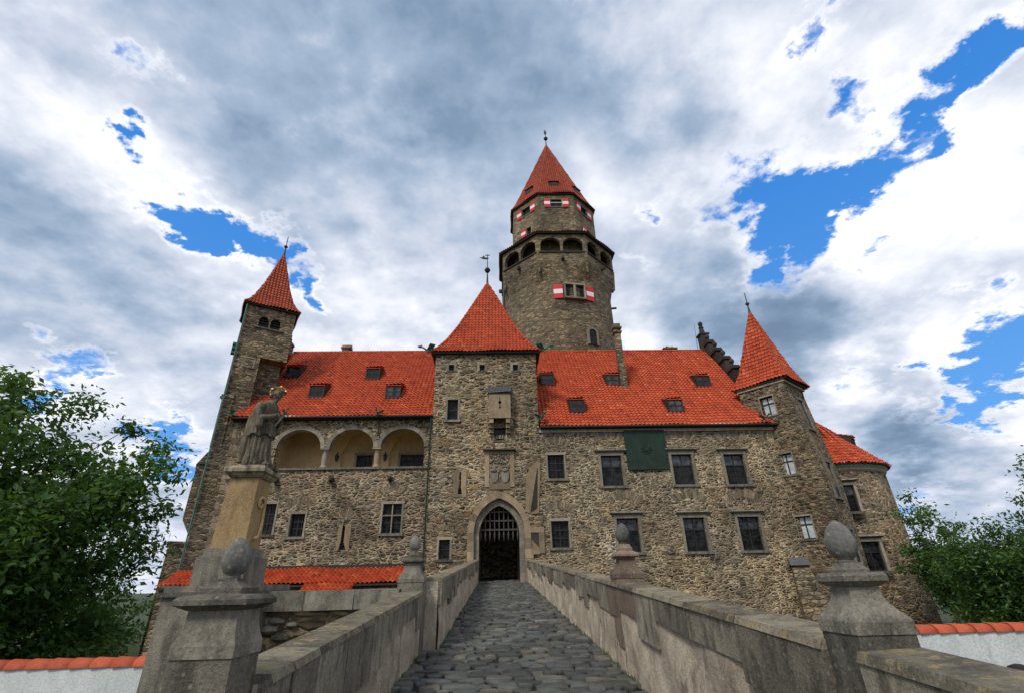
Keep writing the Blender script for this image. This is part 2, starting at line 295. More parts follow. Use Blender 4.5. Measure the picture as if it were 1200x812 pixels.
# ------------------------------------------------------------------ mesh helpers
def wm(o):
    m = Matrix.Identity(4)
    while o is not None:
        m = o.matrix_basis @ m; o = o.parent
    return m
class MB:
    def __init__(s): s.v = []; s.f = []; s.t = []
    def add(s, vs, fs, t=None, M=None):
        b = len(s.v)
        s.v += [tuple(M @ Vector(p)) if M else tuple(p) for p in vs]
        t = random.random() if t is None else t
        for f in fs: s.f.append(tuple(b + i for i in f)); s.t.append(t)
        return s
    def box(s, x0, x1, y0, y1, z0, z1, t=None, M=None, jit=0):
        vs = [(x, y, z) for z in (z0, z1) for y in (y0, y1) for x in (x0, x1)]
        if jit: vs = [tuple(c + random.uniform(-jit, jit) for c in p) for p in vs]
        return s.add(vs, [(0, 2, 3, 1), (4, 5, 7, 6), (0, 1, 5, 4), (2, 6, 7, 3), (0, 4, 6, 2), (1, 3, 7, 5)], t, M)
    def hexa(s, lo, hi, t=None, M=None):
        """prism between two rings with the same count of points (lo below, both counter-clockwise from above)"""
        n = len(lo)
        fs = [tuple(range(n - 1, -1, -1)), tuple(range(n, 2 * n))] + [(i, (i + 1) % n, n + (i + 1) % n, n + i) for i in range(n)]
        return s.add(list(lo) + list(hi), fs, t, M)
    def prism_y(s, poly, y0, y1, t=None, M=None):
        """(x,z) polygon pushed from y0 to y1"""
        n = len(poly)
        vs = [(x, y0, z) for x, z in poly] + [(x, y1, z) for x, z in poly]
        fs = [tuple(range(n)), tuple(range(2 * n - 1, n - 1, -1))] + [(i, n + i, n + (i + 1) % n, (i + 1) % n) for i in range(n)]
        return s.add(vs, fs, t, M)
    def prism_x(s, poly, x0, x1, t=None, M=None):
        n = len(poly)
        vs = [(x0, y, z) for y, z in poly] + [(x1, y, z) for y, z in poly]
        fs = [tuple(range(n)), tuple(range(2 * n - 1, n - 1, -1))] + [(i, n + i, n + (i + 1) % n, (i + 1) % n) for i in range(n)]
        return s.add(vs, fs, t, M)
    def tube(s, pts, rad, n=8, t=None, M=None, cap=True):
        pts = [Vector(p) for p in pts]; rad = rad if hasattr(rad, '__len__') else [rad] * len(pts)
        vs = []; fs = []; ref = None
        for i, p in enumerate(pts):
            d = (pts[min(i + 1, len(pts) - 1)] - pts[max(i - 1, 0)]).normalized()
            if ref is None: ref = Vector((0, 0, 1)) if abs(d.z) < .9 else Vector((1, 0, 0))
            a = d.cross(ref).normalized(); ref = a.cross(d).normalized()
            for k in range(n):
                q = 2 * math.pi * k / n; vs.append(p + (a * math.cos(q) + ref * math.sin(q)) * rad[i])
        for i in range(len(pts) - 1):
            for k in range(n): fs.append((i * n + k, i * n + (k + 1) % n, (i + 1) * n + (k + 1) % n, (i + 1) * n + k))
        if cap: fs.append(tuple(range(n - 1, -1, -1))); fs.append(tuple((len(pts) - 1) * n + k for k in range(n)))
        return s.add(vs, fs, t, M)
    def lathe(s, c, prof, n=24, t=None, M=None, rot=0.0, cap=True, mod=None):
        vs = []; fs = []
        for i, (r, z) in enumerate(prof):
            for k in range(n):
                q = 2 * math.pi * k / n + rot; rr = r * (mod(q, z) if mod else 1)
                vs.append((c[0] + rr * math.cos(q), c[1] + rr * math.sin(q), c[2] + z))
        for i in range(len(prof) - 1):
            for k in range(n): fs.append((i * n + k, i * n + (k + 1) % n, (i + 1) * n + (k + 1) % n, (i + 1) * n + k))
        if cap: fs.append(tuple(range(n - 1, -1, -1))); fs.append(tuple((len(prof) - 1) * n + k for k in range(n)))
        return s.add(vs, fs, t, M)
    def square(s, c, prof, t=None, M=None):
        """square lathe: half-widths"""
        k = math.sqrt(2)
        return s.lathe(c, [(r * k, z) for r, z in prof], 4, t, M, math.pi / 4)
    def mesh(s, name, mat, smooth=False):
        me = bpy.data.meshes.new(name); me.from_pydata(s.v, [], s.f); me.materials.append(mat)
        a = me.attributes.new('tint', 'FLOAT', 'FACE'); a.data.foreach_set('value', s.t)
        if smooth: me.polygons.foreach_set('use_smooth', [True] * len(me.polygons))
        return me
    def build(s, name, mat, parent=None, space='world', smooth=False):
        if parent is not None and space == 'world':
            inv = wm(parent).inverted()
            if inv != Matrix.Identity(4): s.v = [tuple(inv @ Vector(p)) for p in s.v]
        o = bpy.data.objects.new(name, s.mesh(name, mat, smooth)); col.objects.link(o); o.parent = parent
        return o
def link_mesh(name, me, parent=None, M=None):
    o = bpy.data.objects.new(name, me); col.objects.link(o); o.parent = parent
    if M is not None: o.matrix_basis = M
    return o
def tag(o, label=None, cat=None, group=None, kind=None):
    for k, v in (('label', label), ('category', cat), ('group', group), ('kind', kind)):
        if v: o[k] = v
    if cat and not kind: o['kind'] = 'thing'
    return o
def thing(name, label, cat, loc=(0, 0, 0), rz=0.0, group=None):
    o = bpy.data.objects.new(name, None); o.empty_display_size = .3; col.objects.link(o)
    o.location = loc; o.rotation_euler.z = rz; o.matrix_basis = Matrix.Translation(loc) @ Matrix.Rotation(rz, 4, 'Z')
    return tag(o, label, cat, group)
def arc(cx, cz, rx, rz, a0, a1, n):
    return [(cx + rx * math.cos(R(a0 + (a1 - a0) * i / n)), cz + rz * math.sin(R(a0 + (a1 - a0) * i / n))) for i in range(n + 1)]
def panel(outline, holes, th, y0=0.0, M=None):
    """flat wall with openings: (x,z) outline and holes, front face at y0, thickness th -> MB"""
    cu = bpy.data.curves.new('tmp', 'CURVE'); cu.dimensions = '2D'; cu.fill_mode = 'BOTH'; cu.extrude = th / 2
    for poly in [outline] + holes:
        sp = cu.splines.new('POLY'); sp.points.add(len(poly) - 1); sp.use_cyclic_u = True
        for p, q in zip(sp.points, poly): p.co = (q[0], q[1], 0, 1)
    ob = bpy.data.objects.new('tmp', cu); col.objects.link(ob)
    dg = bpy.context.evaluated_depsgraph_get(); dg.update(); me = ob.evaluated_get(dg).to_mesh()
    mb = MB()
    vs = [(v.co.x, y0 + th / 2 - v.co.z, v.co.y) for v in me.vertices]
    mb.add(vs, [tuple(p.vertices) for p in me.polygons], .5, M)
    ob.evaluated_get(dg).to_mesh_clear(); bpy.data.objects.remove(ob); bpy.data.curves.remove(cu)
    return mb
def rect(x0, x1, z0, z1): return [(x0, z0), (x1, z0), (x1, z1), (x0, z1)]

# tiled roofs -------------------------------------------------------
def tile_field(poly, prof, M, tw=.3, tl=.36, amp=.09, step=.055):
    """poly: convex (s,d) outline in plan; prof: [(d,z)] slope line from eave to ridge; returns (verts, faces, tints)"""
    L = [0.0]
    for a, b in zip(prof, prof[1:]): L.append(L[-1] + math.hypot(b[0] - a[0], b[1] - a[1]))
    def at(t):
        for i in range(len(prof) - 1):
            if t <= L[i + 1] or i == len(prof) - 2:
                k = (t - L[i]) / max(1e-9, L[i + 1] - L[i])
                return prof[i][0] + k * (prof[i + 1][0] - prof[i][0])
    def zat(d):
        for i in range(len(prof) - 1):
            if d <= prof[i + 1][0] or i == len(prof) - 2:
                k = (d - prof[i][0]) / max(1e-9, prof[i + 1][0] - prof[i][0])
                sl = Vector((prof[i + 1][0] - prof[i][0], prof[i + 1][1] - prof[i][1])).normalized()
                return prof[i][1] + k * (prof[i + 1][1] - prof[i][1]), sl
    s0 = min(p[0] for p in poly); s1 = max(p[0] for p in poly)
    nc = max(1, math.ceil((s1 - s0) / tw)); nr = max(1, math.ceil(L[-1] / tl))
    prx = [(0, .15), (.16, .72), (.36, 1.0), (.56, .72), (.72, .15), (.86, 0)]
    xs = [(s0 + (i + a) * tw, h) for i in range(nc) for a, h in prx] + [(s0 + nc * tw, .15)]
    bm = bmesh.new(); lay = bm.faces.layers.float.new('tint')
    rows = []
    for r in range(nr):
        for e, st in ((0, 1.0), (1, .0)):
            t = min((r + e) * tl, L[-1]); d = at(t)
            rows.append([bm.verts.new((x, d, h * amp + st * step)) for x, h in xs])
    rv = rng.random((nr, nc))
    for r in range(len(rows) - 1):
        for i in range(len(xs) - 1):
            f = bm.faces.new((rows[r][i], rows[r][i + 1], rows[r + 1][i + 1], rows[r + 1][i]))
            f[lay] = float(rv[min(r // 2, nr - 1), i // 6])
    n = len(poly); area = sum(poly[i][0] * poly[(i + 1) % n][1] - poly[(i + 1) % n][0] * poly[i][1] for i in range(n))
    for i in range(n):
        a = poly[i]; b = poly[(i + 1) % n]
        e = Vector((b[0] - a[0], b[1] - a[1], 0)); nrm = Vector((e.y, -e.x, 0)) * (1 if area > 0 else -1)
        if nrm.length < 1e-6: continue
        bmesh.ops.bisect_plane(bm, geom=bm.verts[:] + bm.edges[:] + bm.faces[:], dist=1e-5, plane_co=(a[0], a[1], 0), plane_no=nrm.normalized(), clear_outer=True)
    bm.verts.ensure_lookup_table(); bm.verts.index_update()
    vs = []
    for v in bm.verts:
        z, sl = zat(v.co.y)
        wob = .035 * math.sin(v.co.x * .9 + v.co.y * .7) + .025 * math.sin(v.co.x * 2.1 - v.co.y * 1.3)
        vs.append(M @ Vector((v.co.x, v.co.y - sl.y * (v.co.z + wob), z + sl.x * (v.co.z + wob))))
    fs = [tuple(v.index for v in f.verts) for f in bm.faces]; ts = [f[lay] for f in bm.faces]
    bm.free(); return vs, fs, ts
def add_tiles(mb, *a, **k):
    vs, fs, ts = tile_field(*a, **k); b = len(mb.v)
    mb.v += [tuple(p) for p in vs]; mb.f += [tuple(b + i for i in f) for f in fs]; mb.t += ts
def ridge_caps(mb, pts, r=.13, seg=.42):
    pts = [Vector(p) for p in pts]
    for a, b in zip(pts, pts[1:]):
        L = (b - a).length; n = max(1, round(L / seg))
        for i in range(n):
            mb.tube([a.lerp(b, i / n), a.lerp(b, (i + 1) / n + .01)], [r, r * .8], 8)
def pyramid_roof(root, n, ap, prof, mat, tw=.3, tl=.36, name='roof', ap_top=0.0, hips=True, rot=0.0):
    """roof over a regular n-gon, local frame of root; prof d = distance in from the eave"""
    mb = MB(); hb = MB(); tn = math.tan(math.pi / n); D = prof[-1][0]
    for k in range(n):
        M = Matrix.Rotation(2 * math.pi * k / n + rot, 4, 'Z') @ Matrix.Translation((0, -ap, 0))
        top = (ap - D) * tn
        poly = [(-ap * tn, 0), (ap * tn, 0), (top, D), (-top, D)] if top > 1e-3 else [(-ap * tn, 0), (ap * tn, 0), (0, D)]
        add_tiles(mb, poly, prof, M, tw=tw, tl=tl)
        ridge_caps(hb, [M @ Vector(((ap - d) * tn, d, z + .03)) for d, z in prof], .11)
    r = mb.build(name, mat, root, 'local')
    if hips: hb.build('hip_tile_row', mat, r, 'local', True)
    return r
def spire(root, p, h, ball=.22, vane=None):
    mb = MB(); x, y, z = p
    mb.lathe(p, [(.16, -.25), (.10, .1), (.05, h * .35), (.05, h * .38), (ball * .6, h * .38 + ball * .25), (ball, h * .38 + ball), (ball * .6, h * .38 + ball * 1.75), (.04, h * .38 + ball * 2), (.03, h)], 12)
    if vane == 'cock':
        zz = z + h * .86
        mb.prism_y([(x - .75, zz + .12), (x - .45, zz - .05), (x - .1, zz - .12), (x + .12, zz), (x + .05, zz + .14), (x - .2, zz + .1), (x - .35, zz + .34), (x - .5, zz + .12)], y - .02, y + .02)
        mb.box(x - .22, x + .22, y - .015, y + .015, z + h * .96, z + h * .985)
    elif vane == 'lion':
        zz = z + h * .72
        mb.prism_y([(x - .12, zz), (x + .1, zz + .05), (x + .16, zz + .4), (x + .02, zz + .75), (x - .2, zz + .9), (x - .1, zz + .55), (x - .22, zz + .4)], y - .02, y + .02)
    mb.build('finial', MA['copper_dark'] if vane else MA['iron'], root, 'world', False)

# windows -------------------------------------------------------------
WIN = {}
def T(x, y, z, rz=0.0): return Matrix.Translation((x, y, z)) @ Matrix.Rotation(rz, 4, 'Z')
def window_meshes(w, h, style):
    key = (round(w, 2), round(h, 2), style)
    if key in WIN: return WIN[key]
    fr = MB(); gl = MB(); su = MB(); si = MB(); ho = MB(); up_ = MB()
    hw = w / 2; y0, y1 = .20, .28; b = .075
    fr.box(-hw, -hw + b, y0, y1, 0, h); fr.box(hw - b, hw, y0, y1, 0, h)
    fr.box(-hw + b, hw - b, y0, y1, 0, b); fr.box(-hw + b, hw - b, y0, y1, h - b, h)
    if w > .85 or style in ('curtain',):
        fr.box(-.035, .035, y0 - .012, y1 - .01, b, h - b)
        zs = [h * .64] if style != 'lattice' else [h * .36, h * .66]
        for z in zs: fr.box(-hw + b, hw - b, y0 - .006, y1 - .015, z - .035, z + .035)
        if style in ('full', 'plain'):
            fr.box(-hw + b, hw - b, y0 + .02, y1 - .02, h * .30 - .015, h * .30 + .015)
    else:
        fr.box(-hw + b, hw - b, y0 - .006, y1 - .015, h * .5 - .03, h * .5 + .03)
    if style == 'lattice':
        for k in range(1, 4):
            x = -hw + w * k / 4
            if k != 2: fr.box(x - .014, x + .014, y0 + .02, y1 - .03, b, h - b)
    gl.box(-hw + b * .5, hw - b * .5, .245, .26, b * .5, h * .64 if style == 'full' else h - b * .5)
    if style == 'full': up_.box(-hw + b * .5, hw - b * .5, .235, .25, h * .645, h - b * .5)
    s = .17 if style in ('full',) else .12
    if style in ('full', 'plain', 'lattice'):
        su.box(-hw - s, -hw - .002, -.035, .2, -.0, h, jit=.008); su.box(hw + .002, hw + s, -.035, .2, -.0, h, jit=.008)
        su.box(-hw - s - .03, hw + s + .03, -.045, .2, h + .002, h + s + .05, jit=.008)
        si.box(-hw - s - .06, hw + s + .06, -.11, .22, -.15, -.003, jit=.008)
    else:
        su.box(-hw - .09, -hw - .002, -.015, .2, 0, h, jit=.006); su.box(hw + .002, hw + .09, -.015, .2, 0, h, jit=.006); su.box(-hw - .09, hw + .09, -.018, .2, h + .002, h + .1, jit=.006)
        si.box(-hw - .12, hw + .12, -.06, .22, -.1, -.003, jit=.006)
    if style == 'full':
        zt = h + s + .055
        ho.hexa([(-hw - s - .1, -.09, zt), (hw + s + .1, -.09, zt), (hw + s + .1, .05, zt), (-hw - s - .1, .05, zt)], [(-hw - s - .22, -.2, zt + .1), (hw + s + .22, -.2, zt + .1), (hw + s + .22, .05, zt + .1), (-hw - s - .22, .05, zt + .1)])
        ho.hexa([(-hw - s - .24, -.22, zt + .1), (hw + s + .24, -.22, zt + .1), (hw + s + .24, .05, zt + .1), (-hw - s - .24, .05, zt + .1)], [(-hw - s - .2, -.16, zt + .17), (hw + s + .2, -.16, zt + .17), (hw + s + .2, .05, zt + .22), (-hw - s - .2, .05, zt + .22)])
    stone = MA['pale'] if style != 'small' else MA['pale']
    r = dict(frame=fr.mesh('window', MA['wood']), pane=gl.mesh('pane', MA['curtain'] if style == 'curtain' else MA['glass']), surround=su.mesh('surround', stone), sill=si.mesh('sill', MA['grey']))
    if up_.v: r['upper_pane'] = up_.mesh('upper_pane', MA['reflect_glass'])
    if ho.v: r['hood'] = ho.mesh('hood', MA['grey'])
    WIN[key] = r; return r
def window(root, x, z, w, h, y, style='plain', rz=0.0, label=None):
    """(x,y,z) = middle of the opening's foot on the wall face, in root's local frame"""
    ms = window_meshes(w, h, style); o = link_mesh('window', ms['frame'], root, T(x, y, z, rz))
    for k, me in ms.items():
        if k != 'frame': link_mesh(k, me, o)
    if label: o['label'] = label
    return o
def relieving_arch(root, x, z, w, y, h=.34, n=11):
    mb = MB()
    """fan of voussoirs above an opening"""
    for i in range(n):
        a = R(130 - 80 * i / (n - 1)); r0_, r1_ = w * .95, w * .95 + h * random.uniform(.8, 1.2); da = R(2.9)
        cz = z - w * .55
        q = [(x + r * math.cos(b), cz + r * math.sin(b)) for r, b in ((r0_, a + da), (r0_, a - da), (r1_, a - da), (r1_, a + da))]
        mb.prism_y(q, y - random.uniform(.004, .016), y + .1, random.random())
    return mb.build('relieving_arch', MA['arch_stone'], root)
def dragon(root, p, yaw, s=1.0, name='gargoyle'):
    """winged dragon waterspout: neck and body stretched out from the eave"""
    mb = MB(); M = Matrix.Translation(p) @ Matrix.Rotation(yaw, 4, 'Z') @ Matrix.Scale(s, 4)
    mb.tube([(-.5, 0, 0), (0, 0, .02), (.4, 0, .10), (.8, 0, .2), (1.05, 0, .36), (1.25, 0, .42)], [.05, .10, .13, .09, .08, .07], 8, M=M)
    mb.tube([(1.2, 0, .43), (1.35, 0, .47), (1.6, 0, .44)], [.10, .11, .04], 8, M=M)
    mb.tube([(1.25, 0, .36), (1.55, 0, .33)], [.05, .025], 6, M=M)
    for q in (-1, 1):
        mb.hexa([(.2, q * .08, .14), (.75, q * .08, .2), (.55, q * .6, .55), (.05, q * .55, .5)][::q], [(.2, q * .08, .17), (.75, q * .08, .23), (.5, q * .62, .60), (.0, q * .57, .55)][::q], M=M)
        mb.tube([(1.3, q * .06, .52), (1.2, q * .12, .66)], [.03, .008], 5, M=M)
        mb.tube([(.55, q * .1, .08), (.7, q * .14, -.12), (.85, q * .14, -.1)], [.05, .035, .02], 5, M=M)
    return mb.build(name, MA['copper'], root)
def downpipe(root, pts, r=.055, mat='copper_dark', brackets=True):
    mb = MB(); mb.tube(pts, r, 8)
    a, b = Vector(pts[0]), Vector(pts[-1])
    for i in range(1, int((b - a).length / 2.2)):
        p = a.lerp(b, i * 2.2 / (b - a).length); mb.box(p.x - r * 1.5, p.x + r * 1.5, p.y - r * 1.2, p.y + .16, p.z - .02, p.z + .02)
    return mb.build('downpipe', MA[mat], root)

# ================================================================== SETTING
SL = .0606                                                # climb of the bridge road
def ground_z(x, y):
    base = -.55 - .02 * max(0, y - 6)
    ty = max(0, min(1, (y - 11.5) / 3)) * max(0, min(1, (46 - y) / 6))
    tx = max(0, min(1, (30 - abs(x)) / 6)) if abs(x) < 30 else 0
    k = ty * tx; k = k * k * (3 - 2 * k)
    if y > 60: base = -1.6
    near = max(0, 1 - abs(x) / 3.4) if y < 9 else 0
    return (base + near * 0) * (1 - k) + -4.2 * k
def build_ground():
    xs = sorted(set([-1500, -700, -300, -150, -90, -60, -45] + list(np.arange(-34, 35, 2.0)) + [45, 60, 90, 150, 300, 700, 1500]))
    ys = sorted(set([-600, -250, -100, -50, -25, -12] + list(np.arange(-8, 52, 2.0)) + [60, 75, 100, 150, 300, 700, 1500]))
    mb = MB(); vs = [(float(x), float(y), ground_z(x, y) + random.uniform(-.04, .04)) for y in ys for x in xs]; n = len(xs)
    mb.add(vs, [(j * n + i, j * n + i + 1, (j + 1) * n + i + 1, (j + 1) * n + i) for j in range(len(ys) - 1) for i in range(n - 1)], .5)
    tag(mb.build('ground', MA['ground'], None, smooth=True), kind='structure')
build_ground()
def xr(y): return 2.19 - .0139 * y                         # inner face of the right parapet
def xl(y): return -1.28 if y > 11.45 else -1.60
def build_road():
    mb = MB()
    mb.hexa([(-1.9, -4, -.9), (2.5, -4, -.9), (2.0, 33.4, -1), (-1.6, 33.4, -1)], [(-1.9, -4, SL * -4 - .05), (2.5, -4, SL * -4 - .05), (2.0, 33.4, SL * 33.4 - .05), (-1.6, 33.4, SL * 33.4 - .05)])
    tag(mb.build('road_bed', MA['soil'], None), kind='structure')
    mb = MB(); y = -3.0; row = 0
    while y < 35.2:
        dy = random.uniform(.19, .33); x0, x1 = xl(y + dy * .5) - .12, xr(y) + .06
        x = x0 - random.uniform(0, .3)
        sk = .10 * math.sin(y * .45) + .05
        while x < x1:
            w = random.choice((random.uniform(.20, .3), random.uniform(.26, .42), random.uniform(.36, .6)))
            g = random.choice((.004, .01, .018, .03))
            q = [(x + g, y + g), (x + w - g, y + g), (x + w - g, y + dy - g), (x + g, y + dy - g)]
            q = [(a + random.uniform(-.05, .05), b + random.uniform(-.07, .07)) for a, b in q]
            ring = []
            for i in range(4):                              # chamfered corners
                p = Vector(q[i]); pa = Vector(q[i - 1]); pb = Vector(q[(i + 1) % 4]); k = random.uniform(.02, .07)
                ring += [p + (pa - p).normalized() * k, p + (pb - p).normalized() * k]
            cen = sum(ring, Vector((0, 0))) / 8; hz = random.uniform(-.02, .02); tx_, ty_ = random.uniform(-.06, .06), random.uniform(-.09, .09)
            def Z(p, dz): return SL * p.y + sk * 0 + hz + dz + (p.x - cen.x) * tx_ + (p.y - cen.y) * ty_
            sh = lambda p: (p.x, p.y + sk * (p.x))
            vs = []
            for fr_, dz in ((1.0, -.07), (.99, -.02), (.945, -.003), (.5, .003)):
                for p in ring:
                    r_ = cen.lerp(p, fr_); a, b = sh(r_); vs.append((a, b, SL * b + Z(r_, dz) - SL * r_.y))
            fs = [(k * 8 + i, k * 8 + (i + 1) % 8, (k + 1) * 8 + (i + 1) % 8, (k + 1) * 8 + i) for k in range(3) for i in range(8)] + [tuple(range(24, 32))]
            mb.add(vs, fs, random.random()); x += w
        y += dy; row += 1
    tag(mb.build('road', MA['cobble'], None, smooth=True), kind='structure')
build_road()

# ================================================================== BRIDGE PARAPETS AND PILLARS
LAST = ('last',)
def parapet(label, a, b, ha, hb, th, side, drop=3.0, seed=1, zfun=None, group='stone parapets along the bridge road', brown=()):
    # brown: indices of the reddish slabs
    """wall from a to b (xy of the inner face); side=+1: thickness lies to the right of a->b"""
    rs = random.Random(seed)
    A, B = Vector(a), Vector(b); L = (B - A).length; d = (B - A) / L; nrm = Vector((d.y, -d.x)) * side
    za = SL * A.y + ha; zb = SL * B.y + hb
    root = thing('bridge_parapet', label, 'parapet', (A.x, A.y, za - ha), 0, group)
    def P(s, o, z): p = A + d * s + nrm * o; return (p.x, p.y, z)
    def zt(s): return za + (zb - za) * s / L
    body = MB(); n = max(2, int(L / .22)); m = 7
    for s0, o in ((0, 0), (1, th)):                           # uneven plaster faces
        pass
    gi = []; 
    for i in range(n + 1):
        s = L * i / n; row = []
        for j in range(m + 1):
            z = zt(s) - .06 - (1.9 + drop * 0) * (1 - j / m)
            o = .02 + .016 * math.sin(s * 3.1 + j * 1.7 + seed) + rs.uniform(-.012, .012) - .05 * max(0, .4 - j / m)
            row.append(P(s, o, z))
        gi.append(row)
    vs = [p for r_ in gi for p in r_]; fs = [(i * (m + 1) + j, (i + 1) * (m + 1) + j, (i + 1) * (m + 1) + j + 1, i * (m + 1) + j + 1) for i in range(n) for j in range(m)]
    if side < 0: fs = [f[::-1] for f in fs]
    body.add(vs, fs, .5)
    lo = [P(0, .06, zt(0) - drop), P(L, .06, zt(L) - drop), P(L, th - .03, zt(L) - drop), P(0, th - .03, zt(0) - drop)]
    hi = [P(0, .06, zt(0) - .06), P(L, .06, zt(L) - .06), P(L, th - .03, zt(L) - .06), P(0, th - .03, zt(0) - .06)]
    if side > 0: lo, hi = lo[::-1], hi[::-1]
    body.hexa(lo, hi, .5)
    body.build('plastered_wall', MA['plaster'], root)
    sl = MB(); slb = MB(); cp = MB(); s = 0.0; k = 0
    while s < L - .05:
        w = min(rs.uniform(.55, 1.25), L - s)
        if L - s - w < .35: w = L - s
        h = rs.choice((.36, .44, .52, .62)) * rs.uniform(.94, 1.06); e = rs.uniform(-.016, .016); g = .011
        q = [(s + g, -.028 + e), (s + w - g, -.028 + e + rs.uniform(-.008, .008)), (s + w - g, th + .02), (s + g, th + .02)]
        hl, hr = h + rs.uniform(-.03, .03), h + rs.uniform(-.03, .03)
        lo = [P(q[0][0] + rs.uniform(-.015, .015), q[0][1] + .006, zt(q[0][0]) - hl), P(q[1][0] + rs.uniform(-.015, .015), q[1][1] + .006, zt(q[1][0]) - hr), P(*q[2], zt(q[2][0]) - hr), P(*q[3], zt(q[3][0]) - hl)]
        hi = [P(*q[0], zt(q[0][0]) - .055), P(*q[1], zt(q[1][0]) - .055), P(*q[2], zt(q[2][0]) - .055), P(*q[3], zt(q[3][0]) - .055)]
        if side > 0: lo, hi = lo[::-1], hi[::-1]
        (slb if (k in brown or (brown == LAST and L - s - w < .05)) else sl).hexa(lo, hi, rs.random())
        # coping course: bevelled top stone
        lo = [P(s + g, -.045, zt(s) - .055), P(s + w - g, -.045, zt(s + w) - .055), P(s + w - g, th + .04, zt(s + w) - .055), P(s + g, th + .04, zt(s) - .055)]
        hi = [P(s + g, -.02, zt(s) + .0), P(s + w - g, -.02, zt(s + w) + .0), P(s + w - g, th + .01, zt(s + w) + .012), P(s + g, th + .01, zt(s) + .012)]
        if side > 0: lo, hi = lo[::-1], hi[::-1]
        cp.hexa(lo, hi, rs.random())
        s += w; k += 1
    sl.build('slab_course', MA['slab'], root); cp.build('coping', MA['coping'], root)
    for i in range(0, len(slb.v), 8):
        q = MB(); q.add(slb.v[i:i + 8], [(3, 2, 1, 0), (4, 5, 6, 7)] + [(j, (j + 1) % 4, 4 + (j + 1) % 4, 4 + j) for j in range(4)], .5); q.build('brown_slab', MA['slab_brown'], root)
    return root
def yr(y): return (xr(y), y)
parapet('long parapet right of the cobbled road, from the gate down to the first brown pillar', yr(32.9), yr(9.36), 1.24, 1.31, .36, -1, seed=3, brown=LAST)
parapet('broad grey slab parapet at right, between the two pine cone pillars', yr(9.36), yr(3.66), 1.31, 1.31, .36, -1, seed=8, brown=(0,))
parapet('nearest parapet at the right edge, running on past the large pine cone pillar', yr(3.34), yr(-2.5), 1.30, 1.30, .36, -1, seed=15)
parapet('parapet left of the cobbled road, from the left pillar up to the gate', (-1.26, 32.9), (-1.27, 11.75), 1.30, 1.33, .36, 1, seed=21)
parapet('nearer left parapet sloping up to the small pine cone pillar, mossy on top', (-1.59, 11.3), (-1.60, 4.03), 1.13, 1.13, .36, 1, seed=27)
parapet('short low parapet bending away behind the large left pillar', (-2.05, 3.68), (-3.9, 2.2), 1.05, 1.05, .36, -1, seed=33)

def bridge_pillar(label, cx, cy, zbase, zflare, zslab, ztop, wb, ws, zfoot, mat='grey', rz=0.0, cs=1.0):
    """zflare: foot of the flared shaft; zslab: underside of cap; ztop: tip of the cone"""
    root = thing('bridge_pillar', label, 'pillar', (cx, cy, zfoot), rz, 'pine cone pillars of the bridge')
    f = zfoot
    b = MB(); b.square((0, 0, -f), [(wb * .5, f), (wb * .5, zflare - .09)])
    b.build('block', MA[mat], root, 'local')
    s = MB(); H = zslab - zflare
    s.square((0, 0, -f), [(wb * .52, zflare - .088), (wb * .52, zflare - .02), (wb * .5, zflare)] + [(wb * .5 - (wb * .5 - ws * .34) * (1 - (1 - k / 8) ** 2.3), zflare + H * k / 8) for k in range(1, 8)] + [(ws * .34, zslab)])
    s.build('flared_shaft', MA[mat], root, 'local')
    c = MB(); cb = ztop - .33 * cs                                  # foot of the cone
    k = cb - zslab
    c.square((0, 0, -f), [(ws * .36, zslab + .002), (ws * .47, zslab + .03), (ws * .5, zslab + .035), (ws * .5, zslab + .065), (ws * .46, zslab + .085), (ws * .30, zslab + k * .45), (ws * .29, zslab + k * .46), (ws * .29, zslab + k * .62), (ws * .26, zslab + k * .66), (.085 * cs, cb - .05 * cs), (.08 * cs, cb - .03 * cs)])
    c.build('cap', MA[mat], root, 'local')
    n = MB(); cone = [(a_ * cs, z_ * cs) for a_, z_ in [(.055, -.04), (.068, -.03), (.068, -.012), (.06, -.005), (.085, .015), (.112, .06), (.124, .11), (.121, .165), (.105, .22), (.078, .27), (.042, .308), (.012, .322)]]
    n.lathe((0, 0, cb - f), cone, 40, mod=lambda q, z: 1 + .022 * (math.cos(q * 8 + z * 34) + math.cos(q * 8 - z * 34)) * (z > .02))
    n.build('pine_cone', MA['cone'], root, 'local', True)
    return root
bridge_pillar('large pine cone pillar standing at the near end of the right parapet', 2.33, 3.50, 0, 1.67, 1.84, 2.255, .36, .29, -.7, cs=.75)
bridge_pillar('large pine cone pillar at lower left, in front of the statue base', -1.885, 3.84, 0, 1.60, 1.78, 2.25, .39, .48, -.7, cs=.77)
bridge_pillar('small pine cone pillar at the left parapet step, in front of the red lean-to roof', -1.86, 11.6, 0, 2.06, 2.34, 2.93, .54, .47, -2.0)
bridge_pillar('reddish brown pine cone pillar halfway along the right parapet, below a castle window', 2.31, 9.62, 0, 2.04, 2.28, 2.90, .50, .42, .9, 'slab_brown', cs=1.05)

